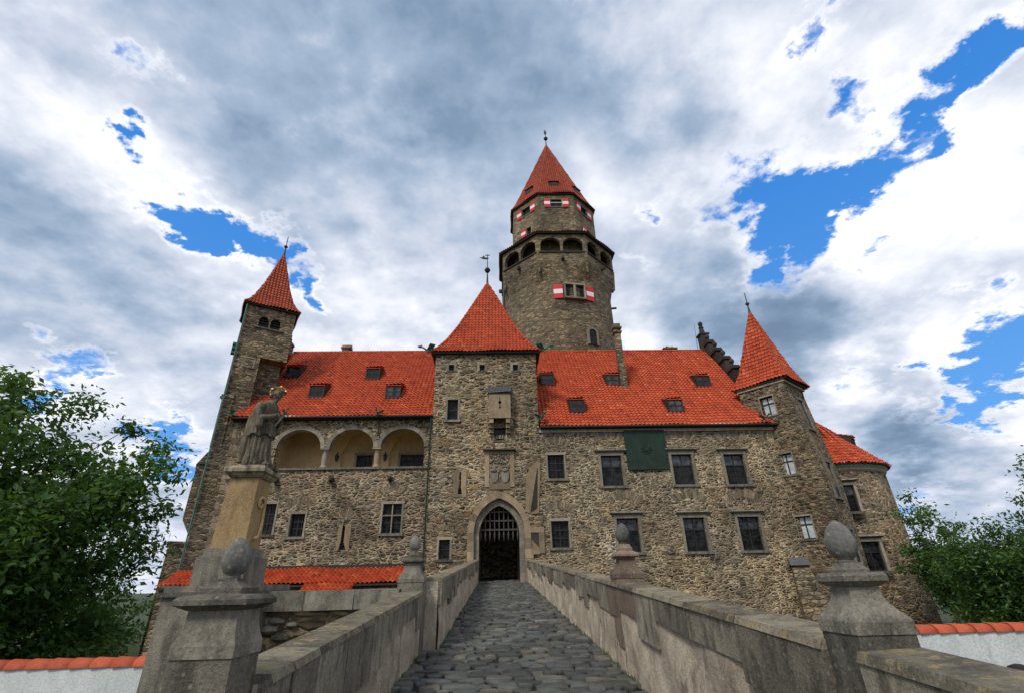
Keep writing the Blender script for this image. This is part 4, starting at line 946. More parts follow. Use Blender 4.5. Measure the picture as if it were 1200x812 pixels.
pyramid_roof(st, 4, 2.0, [(0, E_), (.3, E_ + .38), (.65, E_ + 1.05), (1.1, E_ + 2.5), (2.0, E_ + 6.3)], MA['tile_old'], .24, .3)
b = MB(); b.box(-1.95, 1.95, -1.95, 1.95, E_ - .1, E_ - .005); b.build('eave_board', MA['eave'], st, 'local')
spire(st, (-18.83, 35.37, 28.3), 2.1, .17)
b = MB()
b.tube([(-1.82, -1.85, E_ - .1), (-1.84, -1.85, 2)], .05, 8)
for k in range(3): b.box(-2.1, -1.76, -1.7, -1.2, 20.4 + zo - k * .35 - 2.0, 20.55 + zo - k * .35 - 2.0)
b.build('downpipe', MA['copper'], st, 'local')
b = MB(); b.box(-2.35, -1.752, -.9, .9, 6.2 + zo, 9.6 + zo); b.hexa([(-1.76, -.9, 5.2 + zo), (-1.752, -.9, 5.2 + zo), (-1.752, .9, 5.2 + zo), (-1.76, .9, 5.2 + zo)], [(-2.35, -.9, 6.198 + zo), (-1.752, -.9, 6.198 + zo), (-1.752, .9, 6.198 + zo), (-2.35, .9, 6.198 + zo)]); b.hexa([(-2.4, -.95, 9.6 + zo), (-1.752, -.95, 9.6 + zo), (-1.752, .95, 9.6 + zo), (-2.4, .95, 9.6 + zo)], [(-1.9, -.95, 10.5 + zo), (-1.752, -.95, 10.5 + zo), (-1.752, .95, 10.5 + zo), (-1.9, .95, 10.5 + zo)]); b.build('garderobe_bay', MA['rubble_dark'], st, 'local')
b = MB(); b.box(-2.75, -1.752, -.6, 1.0, 0, 4.6 + zo); b.box(-2.85, -1.752, -.7, 1.1, 4.602 + zo, 4.75 + zo); b.build('buttress', MA['rubble_dark'], st, 'local')

# ================================================================== CORNER TURRET (RIGHT)
CA = R(-51.6)
ct = thing('corner_tower', 'square corner turret set cornerwise at the right end, with steep red pyramid roof', 'tower', (20.84, 34.2, -4.5), CA)
E_ = 14.85 + zo; q = 1.62
wins = [(.2, 12.4, .92, 1.4), (.42, 8.15, .92, 1.45), (.52, 4.1, .95, 1.4)]
out = [(-q, 0), (q + .75, 0), (q + .72, 8 + zo), (q, 14 + zo), (q, E_), (-q, E_)]
mb = panel(out, [rect(x - w / 2, x + w / 2, z + zo, z + zo + h) for x, z, w, h in wins], .4, -q - .2)
ys = (-q - .2, q)
for (xa, za, xb, zb) in ((q + .75, 0, q + .72, 8 + zo), (q + .72, 8 + zo, q, 14 + zo), (q, 14 + zo, q, E_)):
    mb.add([(xa, ys[0], za), (xa, ys[1], za), (xb, ys[1], zb), (xb, ys[0], zb)], [(0, 1, 2, 3)], .5)
mb.box(-q, -q + .4, -q + .3, q, 0, E_); mb.box(-q + .4, q, q - .4, q, 0, E_)
mb.build('wall', MA['rubble_round'], ct, 'local')
for x, z, w, h in wins: window(ct, x, z + zo, w, h, -q - .2, 'curtain', label='window with pale curtains behind the glass')
b = MB(); random.seed(3); z = 0.0; k = 0
def qx(z): return q + (.75 - .03 * z / 12.5 if z < 12.5 else max(0, .72 * (1 - (z - 12.5) / 6)))
while z < E_ - .4:
    h = random.uniform(.26, .42); l1, l2 = (.62, .3) if k % 2 else (.32, .6)
    x1 = qx(z + h * .5) + .03
    b.box(x1 - l1, x1, -q - .23, -q - .2 + l2, z, z + h - .025, jit=.02); z += h; k += 1
b.build('quoin', MA['rubble_dark'], ct, 'local')
b = MB(); b.box(-q - .12, q + .12, -q - .3, q + .12, E_ - .28, E_ - .1); b.build('cornice', MA['pale'], ct, 'local')
b = MB(); b.box(-q - .3, q + .3, -q - .4, q + .3, E_ - .1, E_ - .02); b.build('eave_board', MA['eave'], ct, 'local')
pyramid_roof(ct, 4, 2.02, [(0, E_), (.3, E_ + .5), (.7, E_ + 1.5), (2.02, E_ + 6.7)], MA['tile'], .27, .33)
spire(ct, (20.84, 34.2, 21.5), 2.0, .17)
# right face: two tall framed openings on the battered side
for z, h in ((11.3, 2.2), (6.6, 2.3), (2.6, 2.0)):
    x0_, x1_ = qx(z + zo), qx(z + h + zo); b = MB()
    for ya, yb, za, zb in ((-.55, -.4, 0, h), (.4, .55, 0, h), (-.55, .55, h, h + .18), (-.62, .62, -.14, 0)):
        xx0 = x0_ + (x1_ - x0_) * za / h; xx1 = x0_ + (x1_ - x0_) * zb / h
        b.hexa([(xx0 - .2, ya, z + zo + za), (xx0 + .12, ya, z + zo + za), (xx0 + .12, yb, z + zo + za), (xx0 - .2, yb, z + zo + za)], [(xx1 - .2, ya, z + zo + zb), (xx1 + .12, ya, z + zo + zb), (xx1 + .12, yb, z + zo + zb), (xx1 - .2, yb, z + zo + zb)])
    o = b.build('side_window', MA['grey'], ct, 'local')
    b = MB(); b.hexa([(x0_ - .1, -.4, z + zo), (x0_ + .03, -.4, z + zo), (x0_ + .03, .4, z + zo), (x0_ - .1, .4, z + zo)], [(x1_ - .1, -.4, z + zo + h), (x1_ + .03, -.4, z + zo + h), (x1_ + .03, .4, z + zo + h), (x1_ - .1, .4, z + zo + h)]); b.build('pane', MA['glass'], o, 'local')
b = MB(); b.hexa([(17.6, 31.2, -4.5), (20.4, 30.2, -4.5), (20.9, 32, -4.5), (18.2, 33.1, -4.5)], [(18.15, 32.5, 2.6), (19.0, 32.2, 2.6), (19.3, 33.0, 2.6), (18.4, 33.1, 2.6)]); o = b.build('buttress', MA['rubble_dark'], ct)
b = MB(); b.hexa([(18.0, 32.35, 2.6), (19.1, 32.0, 2.6), (19.4, 33.0, 2.6), (18.3, 33.1, 2.6)], [(18.2, 32.85, 3.05), (19.2, 32.6, 3.05), (19.4, 33.0, 3.05), (18.3, 33.1, 3.05)]); b.build('buttress_cap', MA['lead'], o)

# ================================================================== ROUND BASTION
rb = thing('round_tower', 'squat round bastion behind the corner turret with low conical red roof', 'tower', (25.4, 38.0, -4.5))
RR = 4.0; EB = 9.05
mb = MB(); mb.lathe((25.4, 38, 0), [(RR + .35, -4.5), (RR + .12, 2), (RR, EB - .4)], 48); mb.build('wall', MA['rubble_round'], rb, smooth=True)
mb = MB(); mb.lathe((25.4, 38, 0), [(RR + .02, EB - .42), (RR + .12, EB - .3), (RR + .12, EB - .22), (RR + .24, EB - .1), (RR + .24, EB)], 48); mb.build('cornice', MA['pale'], rb, smooth=False)
mb = MB(); mb.lathe((25.4, 38, 0), [(RR + .42, EB + .002), (RR + .42, EB + .1), (RR + .3, EB + .12)], 48); mb.build('eave_gutter', MA['eave'], rb)
rf = pyramid_roof(rb, 24, RR + .42, [(0, EB + zo + .05), (.5, EB + zo + .5), (RR + .42, EB + zo + 4.75)], MA['tile'], .3, .36, hips=False)
for az, z in ((-20, 5.85), (-14, 2.2)):
    a = R(-90 + az); px, py = RR * math.cos(a), RR * math.sin(a)
    rz_ = RR + .12 - .01 * z * 2
    ms = window_meshes(1.2, 1.75, 'full'); o = link_mesh('window', ms['frame'], rb, Matrix.Translation((0, 0, z + zo)) @ Matrix.Rotation(R(az), 4, 'Z') @ Matrix.Translation((0, -RR - .44, 0)))
    for k, me in ms.items():
        if k != 'frame': link_mesh(k, me, o)
dormer(rb, 0, 0, 0, 1.08, 1.5, .8, .3, M=T(0, 0, 10.75 + zo, R(48)) @ T(0, -2.75, 0))

# ================================================================== KEEP
KX, KY = 6.8, 47.0
kp = thing('keep', 'tall round keep behind the roofs with arcaded gallery, red and white shutters and octagonal spire', 'tower', (KX, KY, 0))
mb = MB(); t8 = math.tan(math.pi / 8)
def octring(ap, z, n=48):
    out_ = []
    for k in range(n):
        a = 2 * math.pi * k / n - math.pi / 2; m = ((a + math.pi / 2 + math.pi / 8) % (math.pi / 4)) - math.pi / 8
        out_.append((ap / math.cos(m) * math.cos(a), ap / math.cos(m) * math.sin(a), z))
    return out_
def ring(r_, z, n=48): return [(r_ * math.cos(2 * math.pi * k / n - math.pi / 2), r_ * math.sin(2 * math.pi * k / n - math.pi / 2), z) for k in range(n)]
AP = 6.15
rings = [ring(6.35, -4), ring(6.05, 12), ring(5.9, 29.6)]
vs = []; fs = []
for k, t in enumerate((0, .4, .8, 1.0)):
    a = ring(5.9, 0); b_ = octring(AP, 0); z = 29.6 + (31.7 - 29.6) * t
    rings.append([(p[0] + (q_[0] - p[0]) * t, p[1] + (q_[1] - p[1]) * t, z) for p, q_ in zip(a, b_)])
rings.append(octring(AP, 32.7))
for r_ in rings: vs += r_
n = 48
fs = [(i * n + k, i * n + (k + 1) % n, (i + 1) * n + (k + 1) % n, (i + 1) * n + k) for i in range(len(rings) - 1) for k in range(n)] + [tuple(range((len(rings) - 1) * n, len(rings) * n))]
mb.add(vs, fs, .5); mb.build('wall', MA['rubble_keep'], kp, 'local')
# gallery
hw = AP * t8; mb = MB(); sb = MB(); cb = MB()
for k in range(8):
    M = Matrix.Rotation(k * math.pi / 4, 4, 'Z')
    hs = []
    for c in (-1.18, 1.18): hs.append(arc(c, 33.85, 1.06, .88, 0, 180, 12) + [(c - 1.06, 32.9), (c + 1.06, 32.9)])
    p = panel(rect(-hw, hw, 32.702, 35.1), hs, .4, -AP, M); mb.add(p.v, p.f, .5)
    sb = MB(); sb.box(-2.4, 2.4, -AP - .12, -AP + .3, 32.76, 32.89, M=M); sb.build('gallery_sill', MA['darkstone'], kp, 'local'); cb = MB()
    cb.lathe((0, -AP + .1, 32.9), [(.17, 0), (.13, .1), (.12, .75), (.18, .9), (.2, 1.0)], 10, M=M); cb.build('gallery_column', MA['rubble_keep'], kp, 'local'); cb = MB()
    cb.box(-.14, .14, -AP - .45, -AP, 31.75, 32.1, M=M); cb.build('waterspout', MA['darkstone'], kp, 'local'); cb = MB()
    a = R(22.5); 
    cb.hexa([(hw - .12, -AP + .1, 30.4), (hw + .02, -AP + .1, 30.4), (hw + .02, -AP + .3, 30.4), (hw - .12, -AP + .3, 30.4)], [(hw - .5, -AP - .05, 32.7), (hw + .06, -AP - .05, 32.7), (hw + .3, -AP + .4, 32.7), (hw - .5, -AP + .3, 32.7)], M=M); cb.build('corner_corbel', MA['rubble_keep'], kp, 'local')
mb.build('gallery_wall', MA['rubble_keep'], kp, 'local')
k2 = MB()
k2.lathe((0, 0, 0), [(AP / math.cos(math.pi / 8), 35.102), (AP / math.cos(math.pi / 8) + .35, 35.12), (AP / math.cos(math.pi / 8) + .35, 35.22)], 8, rot=math.pi / 8); k2.build('gallery_eave', MA['eave'], kp, 'local')
UA = 4.78
pyramid_roof(kp, 8, AP + .38, [(0, 35.2), (AP + .38 - UA, 36.0)], MA['tile_old'], .3, .36, 'gallery_roof', hips=True)
mb = MB(); uh = UA * t8
WK = []
for k in range(8):
    M = Matrix.Rotation(k * math.pi / 4, 4, 'Z'); hs = []
    if k in (0, 1, 7):
        hs.append(rect(-.62, .62, 40.2, 41.25)); 
        if k: hs.append(rect(-.35 + (.5 if k == 1 else .3), .35 + (.5 if k == 1 else .3), 37.2, 38.2))
    p = panel(rect(-uh, uh, 31.7, 42.0), hs, .4, -UA, M); mb.add(p.v, p.f, .5)
mb.build('upper_wall', MA['rubble_keep'], kp, 'local')
def shutter(M, w, h):
    b = MB(); b.box(-w / 2, w / 2, -.07, -.02, 0, h * .34); b.box(-w / 2, w / 2, -.07, -.02, h * .66, h)
    o = b.mesh('shutter', MA['red']); ob = link_mesh('shutter', o, kp, M)
    b = MB(); b.box(-w / 2, w / 2, -.068, -.022, h * .34 + .001, h * .66 - .001); link_mesh('white_band', b.mesh('white_band', MA['whitep']), ob)
for k in (0, 1, 7):
    Mr = Matrix.Rotation(k * math.pi / 4, 4, 'Z')
    ms = window_meshes(1.24, 1.05, 'small2'); o = link_mesh('window', ms['frame'], kp, Mr @ T(0, -UA, 40.2))
    for kk, me in ms.items():
        if kk != 'frame': link_mesh(kk, me, o)
    for x in (-1.05, 1.05): shutter(Mr @ T(x, -UA - .02, 40.1), .68, 1.25)
    if k:
        xx = .5 if k == 1 else .3
        ms = window_meshes(.7, 1.0, 'small2'); o = link_mesh('window', ms['frame'], kp, Mr @ T(xx, -UA, 37.2))
        for kk, me in ms.items():
            if kk != 'frame': link_mesh(kk, me, o)
        shutter(Mr @ T(xx - .78 , -UA - .02, 37.1), .66, 1.2)
b = MB(); b.box(-.62, .62, -UA - .12, -UA - .08, 40.68, 40.74); b.build('shutter_bar', MA['whitep'], kp, 'local')
# main window pair and arched window on the round shaft
def on_shaft(az, z, r_=5.93): return Matrix.Rotation(az, 4, 'Z') @ T(0, -r_ - .03, z)
az0 = R(9.5)
for dx in (-.55, .55):
    Mx = on_shaft(az0, 27.35, 5.98) @ T(dx, -.12, 0)
    ms = window_meshes(.86, 1.5, 'plain'); o = link_mesh('window', ms['frame'], kp, Mx)
    for kk, me in ms.items():
        if kk != 'frame': link_mesh(kk, me, o)
shutter(on_shaft(az0 - .28, 27.3, 5.97), .92, 1.6); shutter(on_shaft(az0 + .28, 27.3, 5.97), .92, 1.6)
az1 = R(24)
b = MB(); q_ = arc(0, 1.25, .62, .62, 180, 0, 12); q2 = arc(0, 1.25, .42, .42, 180, 0, 12)
b.prism_y([(-.62, 0)] + q_ + [(.62, 0), (.42, 0)] + q2[::-1] + [(-.42, 0)], -.1, .15); o = link_mesh('arched_window', b.mesh('arched_window', MA['pale']), kp, on_shaft(az1, 22.35, 6.0))
b = MB(); b.prism_y([(-.42, 0)] + q2 + [(.42, 0)], -.02, .1); link_mesh('pane', b.mesh('pane', MA['glass']), o)
b = MB(); b.box(-.03, .03, -.05, .0, 0, 1.65); b.box(-.42, .42, -.045, .0, .6, .66); b.box(-.42, .42, -.045, .0, 1.2, 1.26); link_mesh('glazing_bar', b.mesh('glazing_bar', MA['wood']), o)
b = MB(); b.box(-.2, .2, -.02, .06, 0, 1.0); link_mesh('loophole', b.mesh('loophole', MA['darkstone']), kp, on_shaft(R(-62), 24.3, 5.98))
b = MB(); e8 = (UA + .2) / math.cos(math.pi / 8); b.lathe((0, 0, 0), [(e8 - .3, 41.9), (e8, 41.96), (e8, 42.06)], 8, rot=math.pi / 8); b.build('eave_board', MA['eave'], kp, 'local')
pyramid_roof(kp, 8, UA + .22, [(0, 42.05), (.35, 42.6), (.95, 44.0), (UA + .22, 55.3)], MA['tile_old'], .26, .34)
for k in (0, 1, 7):
    Mr = Matrix.Rotation(k * math.pi / 4, 4, 'Z') @ T(0, -4.05, 44.0)
    b = MB(); b.hexa([(-.55, -.1, 0), (.55, -.1, 0), (.55, .5, 0), (-.55, .5, 0)], [(-.5, -.1, .62), (.5, -.1, .62), (.5, .5, .75), (-.5, .5, .75)]); o = link_mesh('dormer', b.mesh('dormer', MA['eave']), kp, Mr)
    b = MB(); b.hexa([(-.62, -.25, .62), (.62, -.25, .62), (.62, .6, 1.15), (-.62, .6, 1.15)], [(-.62, -.25, .69), (.62, -.25, .69), (.62, .6, 1.22), (-.62, .6, 1.22)]); link_mesh('dormer_roof', b.mesh('dormer_roof', MA['tile_old']), o)
    b = MB(); b.box(-.38, .38, -.12, -.101, .12, .52); link_mesh('pane', b.mesh('pane', MA['reflect_glass']), o)
spire(kp, (KX, KY, 55.1), 3.2, .3, 'lion')
b = MB(); 
for a in (R(-82), R(82)):
    b = MB(); b.box(-.06, .06, -6.5, -5.7, 29.0, 29.2, M=Matrix.Rotation(a, 4, 'Z')); b.build('waterspout', MA['copper_dark'], kp, 'local')
b = MB(); b.tube([(-5.98, -1.9, 34.2), (-6.1, -1.9, 27.0)], .08, 8); b.build('downpipe', MA['copper_dark'], kp, 'local')

# ================================================================== MOAT WALL, STATUE AND PEDESTAL
b = MB(); mw = thing('moat_wall', 'dark rubble wall with heavy coping joining the small left pillar to the statue base', 'wall', (-3.5, 11.4, -.8))
b.box(-4.9, -2.05, 11.3, 11.9, -1.5, 1.5); b.build('wall', MA['rubble_dark'], mw)
b = MB()
for x0_, x1_ in ((-4.9, -3.95), (-3.94, -2.95), (-2.94, -2.05)): b.box(x0_, x1_, 11.1, 12.0, 1.5, 1.86, jit=.008)
b.build('coping', MA['grey'], mw)
random.seed(21); b = MB()
for k in range(26):
    b = MB(); x = random.uniform(-4.8, -2.2); z = random.uniform(.2, 1.4); s_ = random.uniform(.12, .26); b.lathe((x, 11.33, z), [(s_ * .5, -s_ * .35), (s_, -s_ * .1), (s_ * .95, s_ * .2), (s_ * .4, s_ * .42)], 7, rot=random.random()); b.build('bulging_stone', MA['grey'], mw)
sp = thing('statue_pedestal', 'tall ochre stone pedestal on a broad grey stepped base', 'pedestal', (-5.42, 10.92, -.8))
b = MB(); b.box(-6.38, -4.72, 10.45, 12.3, -1.5, 1.99); b.box(-6.44, -4.66, 10.39, 12.36, 1.80, 1.88); b.build('base_block', MA['grey'], sp)
b = MB(); b.box(-5.96, -4.98, 10.51, 11.5, 1.992, 2.50); b.box(-5.88, -5.04, 10.58, 11.4, 2.502, 2.66); b.build('plinth', MA['grey'], sp)
b = MB(); b.hexa([(-5.80, 10.62, 2.66), (-5.12, 10.62, 2.66), (-5.12, 11.3, 2.66), (-5.80, 11.3, 2.66)], [(-5.73, 10.68, 4.06), (-5.13, 10.68, 4.06), (-5.13, 11.24, 4.06), (-5.73, 11.24, 4.06)]); sh = b.build('shaft', MA['pedestal'], sp)
b = MB()
pts = [(-5.125 + .02, 10.95 + .16 * math.cos(a * .5) * (1 - a / 18), 3.55 + .16 * math.sin(a * .5) * (1 - a / 18)) for a in range(14)]
b.tube(pts, .03, 6); b.tube([(-5.11, 11.12, 3.5), (-5.10, 11.13, 3.1), (-5.10, 11.05, 2.9), (-5.10, 10.9, 2.85)], .03, 6); b.build('scroll', MA['pedestal'], sh)
b = MB(); b.square((-5.41, 10.96, 4.06), [(.32, 0), (.37, .05), (.37, .07), (.43, .11), (.43, .18), (.40, .22), (.36, .25)]); b.build('cap_slab', MA['statue'], sp)

def build_statue():
    root = thing('statue', 'weathered stone saint bowed over a crucifix with gilded star halo, on the ochre pedestal', 'statue', (-5.40, 10.96, 4.31), R(-12))
    b = MB(); n = 96
    # body stations: z, centre x (forward = +x), half width x, half width y, fold depth
    stn = [(0, .02, .30, .27, .10), (.08, .02, .31, .28, .12), (.3, .01, .27, .25, .11), (.55, .0, .25, .24, .09), (.70, -.01, .25, .25, .06), (.705, -.01, .31, .31, .10), (.85, -.02, .30, .30, .09), (1.0, -.03, .27, .28, .06), (1.15, -.03, .245, .28, .05), (1.28, -.01, .235, .30, .03), (1.40, .02, .21, .29, .02), (1.48, .05, .16, .24, .01), (1.53, .08, .10, .14, 0), (1.56, .10, .07, .08, 0)]
    vs = []
    for z, cx, rx, ry, fd in stn:
        for k in range(n):
            a = 2 * math.pi * k / n; f_ = 1 + fd * 1.35 * (.9 * abs(math.sin(a * 6 + z * 1.5)) - .4 + .55 * math.sin(a * 17 - z * 2 + 1) + .5 * math.sin(a * 4 + z * 4))
            vs.append((cx + rx * .93 * f_ * math.cos(a), ry * .92 * f_ * math.sin(a), z + (0.03 * math.sin(a * 7) if .6 < z < .8 else 0)))
    fs = [(i * n + k, i * n + (k + 1) % n, (i + 1) * n + (k + 1) % n, (i + 1) * n + k) for i in range(len(stn) - 1) for k in range(n)] + [tuple(range(n - 1, -1, -1)), tuple((len(stn) - 1) * n + k for k in range(n))]
    b.add(vs, fs, .4)
    # feet
    for q in (-1, 1): b.tube([(.18, q * .1, .05), (.36, q * .12, .05), (.42, q * .12, .035)], [.06, .055, .03], 10, .4)
    # neck, bowed head, beard, nose, ears
    b.tube([(.07, 0, 1.5), (.12, 0, 1.6), (.17, 0, 1.66)], [.085, .072, .075], 12, .4)
    Mh = Matrix.Translation((.20, 0, 1.70)) @ Matrix.Rotation(R(38), 4, 'Y')
    b.lathe((0, 0, 0), [(.03, -.13), (.075, -.10), (.095, -.03), (.102, .03), (.095, .08), (.06, .12), (.02, .135)], 18, .4, Mh)
    b.tube([(.06, 0, -.08), (.085, 0, -.14), (.075, 0, -.19)], [.055, .045, .012], 10, .4, Mh)
    b.tube([(.095, 0, .03), (.125, 0, -.02), (.10, 0, -.03)], [.012, .02, .014], 8, .4, Mh)
    b.tube([(.09, -.05, .045), (.102, 0, .045), (.09, .05, .045)], .016, 6, .4, Mh); b.tube([(.095, -.03, -.065), (.105, 0, -.062), (.095, .03, -.065)], .012, 6, .4, Mh)
    for q in (-1, 1): b.tube([(.0, q * .10, .03), (.0, q * .105, -.03)], [.022, .014], 6, .4, Mh); b.tube([(-.05, q * .07, .06), (-.07, q * .085, -.05), (-.04, q * .085, -.13)], [.04, .05, .03], 8, .4, Mh)
    # square cap
    b.hexa([(-.085, -.085, .08), (.085, -.085, .08), (.085, .085, .08), (-.085, .085, .08)], [(-.10, -.10, .17), (.09, -.10, .17), (.09, .10, .17), (-.10, .10, .17)], .4, Mh)
    # arms folded round the crucifix, draped sleeves
    for q in (-1, 1):
        b.tube([(.04, q * .25, 1.42), (.02, q * .33, 1.24), (.08, q * .33, 1.06), (.22, q * .20, 1.10), (.33, q * .07, 1.18)], [.10, .10, .095, .07, .05], 12, .4)
        b.tube([(.10, q * .33, 1.06), (.12, q * .33, .88), (.10, q * .31, .80)], [.09, .07, .02], 10, .4)
        for k in range(4): b.tube([(.33, q * .06, 1.20 - k * .022), (.39, q * .02, 1.21 - k * .024), (.40, -q * .035, 1.20 - k * .024)], [.016, .014, .009], 6, .4)
        b.tube([(.33, q * .06, 1.21), (.36, q * .03, 1.26)], [.018, .01], 6, .4)
    # stole edge and cloak hanging behind
    b.tube([(-.12, -.12, 1.42), (-.27, -.1, 1.1), (-.30, -.12, .6), (-.33, -.1, .12)], [.08, .09, .10, .09], 10, .4); b.tube([(-.12, .12, 1.42), (-.27, .12, 1.1), (-.29, .14, .6), (-.31, .12, .1)], [.08, .09, .09, .08], 10, .4)
    # crucifix
    Mc = Matrix.Translation((.39, -.02, 1.08)) @ Matrix.Rotation(R(14), 4, 'Y') @ Matrix.Rotation(R(-18), 4, 'X') @ Matrix.Scale(.66, 4)
    b.box(-.022, .022, -.03, .03, -.28, .55, .4, Mc); b.box(-.022, .022, -.19, .19, .30, .355, .4, Mc)
    b.tube([(.035, 0, .36), (.045, .01, .2), (.04, 0, -.02), (.03, 0, -.18)], [.03, .038, .028, .015], 8, .4, Mc)
    for q in (-1, 1): b.tube([(.04, 0, .27), (.035, q * .17, .325)], [.017, .012], 6, .4, Mc)
    b.box(-.33, .42, -.30, .30, -.05, .012, .4)
    o = b.build('figure', MA['statue'], root, 'local', True)
    m = o.modifiers.new('remesh', 'REMESH'); m.mode = 'VOXEL'; m.voxel_size = .011; m.use_smooth_shade = True
    g = MB(); C0 = Vector((.16, 0, 1.76)); ringp = []
    for k in range(25):
        a = R(-200 + 220 * k / 24); ringp.append((C0.x + .02 + .20 * math.cos(a + 2.6), .20 * math.sin(a + 2.6) * .9, C0.z + .09 + .04 * math.cos(a + 2.6)))
    Mh2 = Matrix.Translation((.18, 0, 1.80)) @ Matrix.Rotation(R(62), 4, 'X') @ Matrix.Rotation(R(20), 4, 'Y')
    circ = [(.17 * math.cos(2 * math.pi * k / 32), .17 * math.sin(2 * math.pi * k / 32), 0) for k in range(33)]
    g.tube(circ, .004, 6, M=Mh2, cap=False)
    for k in range(5):
        a = 2 * math.pi * k / 5 + .3; star = []
        for j in range(10):
            r_ = .036 if j % 2 == 0 else .015; star.append((.17 * math.cos(a) + r_ * math.cos(j * math.pi / 5), .17 * math.sin(a) + r_ * math.sin(j * math.pi / 5)))
        g.hexa([(x, y, -.012) for x, y in star], [(x, y, .012) for x, y in star], M=Mh2)
    g.build('star_halo', MA['gold'], root, 'local')
build_statue()

# ================================================================== WHITE GARDEN WALLS
def garden_wall(label, a, b, ztop, zbot, th=.4):
    A, B = Vector(a), Vector(b); L = (B - A).length; ang = math.atan2(B.y - A.y, B.x - A.x)
    root = thing('garden_wall', label, 'garden wall', (A.x, A.y, zbot), ang, 'white walls with red tile caps')
    h = ztop - zbot - .13
    w = MB(); w.box(0, L, -th * .36, th * .36, -.5, h); w.build('wall', MA['white'], root, 'local')
    t = MB(); x = 0.0; Z = h
    while x < L:
        n = 9; vs = []
        for xx, r_ in ((x - .03, .185), (x + .40, .155)):
            for ro_ in (r_, r_ - .025):
                for k in range(n):
                    q = math.pi * k / (n - 1); vs.append((xx, ro_ * math.cos(q) * 1.05, Z - .03 + ro_ * math.sin(q) * .82 + random.uniform(-.002, .002)))
        fs = []
        for k in range(n - 1):
            fs += [(k, k + 1, 2 * n + k + 1, 2 * n + k), (n + k, 3 * n + k, 3 * n + k + 1, n + k + 1), (k, n + k, n + k + 1, k + 1), (2 * n + k, 2 * n + k + 1, 3 * n + k + 1, 3 * n + k)]
        t.add(vs, fs, random.random()); x += .385
    t.build('tile_cap_row', MA['tile_cap'], root, 'local', True)
garden_wall('white plastered wall with red tile cap at lower left, beneath the leafy tree', (-26, 10.95), (-6.39, 10.95), .83, -.75)
garden_wall('white plastered wall with red tile cap at lower right, behind the large right pillar', (2.9, 11.0), (26, 11.0), 1.03, -.75)

# ================================================================== TREES
def leaf_cloud(pts, size, droop=.5):
    """four-corner folded leaves at pts (n,3) -> verts, faces"""
    n = len(pts); L = size * rng.uniform(.65, 1.25, n)[:, None]
    d = rng.normal(size=(n, 3)); d[:, 2] = d[:, 2] * .5 - droop; d /= np.linalg.norm(d, axis=1)[:, None]
    s = np.cross(d, rng.normal(size=(n, 3)) * .6 + np.array([0, 0, 1.0])); s /= np.linalg.norm(s, axis=1)[:, None] + 1e-9
    u = np.cross(s, d)
    a = pts; b = pts + d * L * .45 + s * L * .24 + u * L * .05; c = pts + d * L; e = pts + d * L * .45 - s * L * .24 + u * L * .05
    V = np.stack([a, b, c, e], 1).reshape(-1, 3); i = np.arange(n)[:, None] * 4
    return V, np.concatenate([i, i + 1, i + 2, i + 3], 1)
def tree(name, label, base, height, crown_c, crown_r, nclump, per, leaf, mat, cat='tree', trunk_r=.22, seed=0, group=None, clump=(.45, 1.0), fill=.35):
    global rng
    rng = np.random.default_rng(seed); rs = random.Random(seed)
    root = thing(name, label, cat, base, 0, group); bx, by, bz = base
    cc = np.array(crown_c); cr = np.array(crown_r)
    # clump centres: shell-biased inside an uneven crown
    cl = []
    while len(cl) < nclump:
        v = rng.normal(size=3); v /= np.linalg.norm(v); r_ = rng.uniform(fill, 1) ** .6
        lump = 1 + .22 * math.sin(3 * math.atan2(v[1], v[0]) + seed) + .16 * math.sin(5 * v[2] + 2 * seed + 2 * v[0])
        p = cc + cr * v * r_ * lump
        if p[2] > bz + .3: cl.append(p)
    cl = np.array(cl)
    # wood: trunk, limbs to clumps
    tb = MB(); top_ = Vector((cc[0], cc[1], cc[2] + cr[2] * .35)); B = Vector(base)
    path = [B.lerp(top_, k / 6) + Vector((rs.uniform(-.15, .15), rs.uniform(-.15, .15), 0)) * (k > 0) for k in range(7)]
    tb.tube([B - Vector((0, 0, .4))] + path, [trunk_r * 1.25, trunk_r * 1.1] + [trunk_r * (1 - .8 * k / 6) for k in range(1, 7)], 8)
    tb.build('trunk', MA['bark'], root)
    lb = MB()
    for p in cl[:: max(1, len(cl) // 90)]:
        p = Vector(p); k = min(.95, max(.12, (p.z - B.z) / max(.1, (top_.z - B.z)) * .6)); a = B.lerp(top_, k)
        mid = a.lerp(p, .5) + Vector((rs.uniform(-.25, .25), rs.uniform(-.25, .25), rs.uniform(.0, .35)))
        lb.tube([a, mid, p], [trunk_r * .2 * (1 - k * .5), trunk_r * .1, .008], 5, cap=False)
    lb.build('limb', MA['bark'], root)
    P = []; TT = []
    for p in cl:
        rad = rs.uniform(*clump); m = int(per * (rad / clump[1]) ** 1.5) + 4
        q = rng.normal(size=(m, 3)) * rad * np.array([.42, .42, .30]); P.append(p + q); TT.append(np.clip(rs.uniform(.0, .7) + rng.uniform(-.15, .3, m), 0, 1))
    P = np.concatenate(P); TT = np.concatenate(TT)
    ok = P[:, 2] > bz + .1; P = P[ok]; TT = TT[ok]
    V, F = leaf_cloud(P - np.array(base), leaf)
    me = bpy.data.meshes.new('crown'); me.from_pydata(V.tolist(), [], F.tolist()); me.materials.append(mat)
    a = me.attributes.new('tint', 'FLOAT', 'FACE'); a.data.foreach_set('value', TT.astype(np.float32))
    link_mesh('crown', me, root)
    return root
tree('walnut_tree', 'big leafy walnut tree at the left edge, rising behind the white wall', (-13.6, 14.6, -.9), 9, (-14.9, 14.8, 2.3), (4.7, 3.3, 4.5), 700, 170, .225, MA['leaf_dark'], seed=5, trunk_r=.26, clump=(.45, .95), fill=.05)
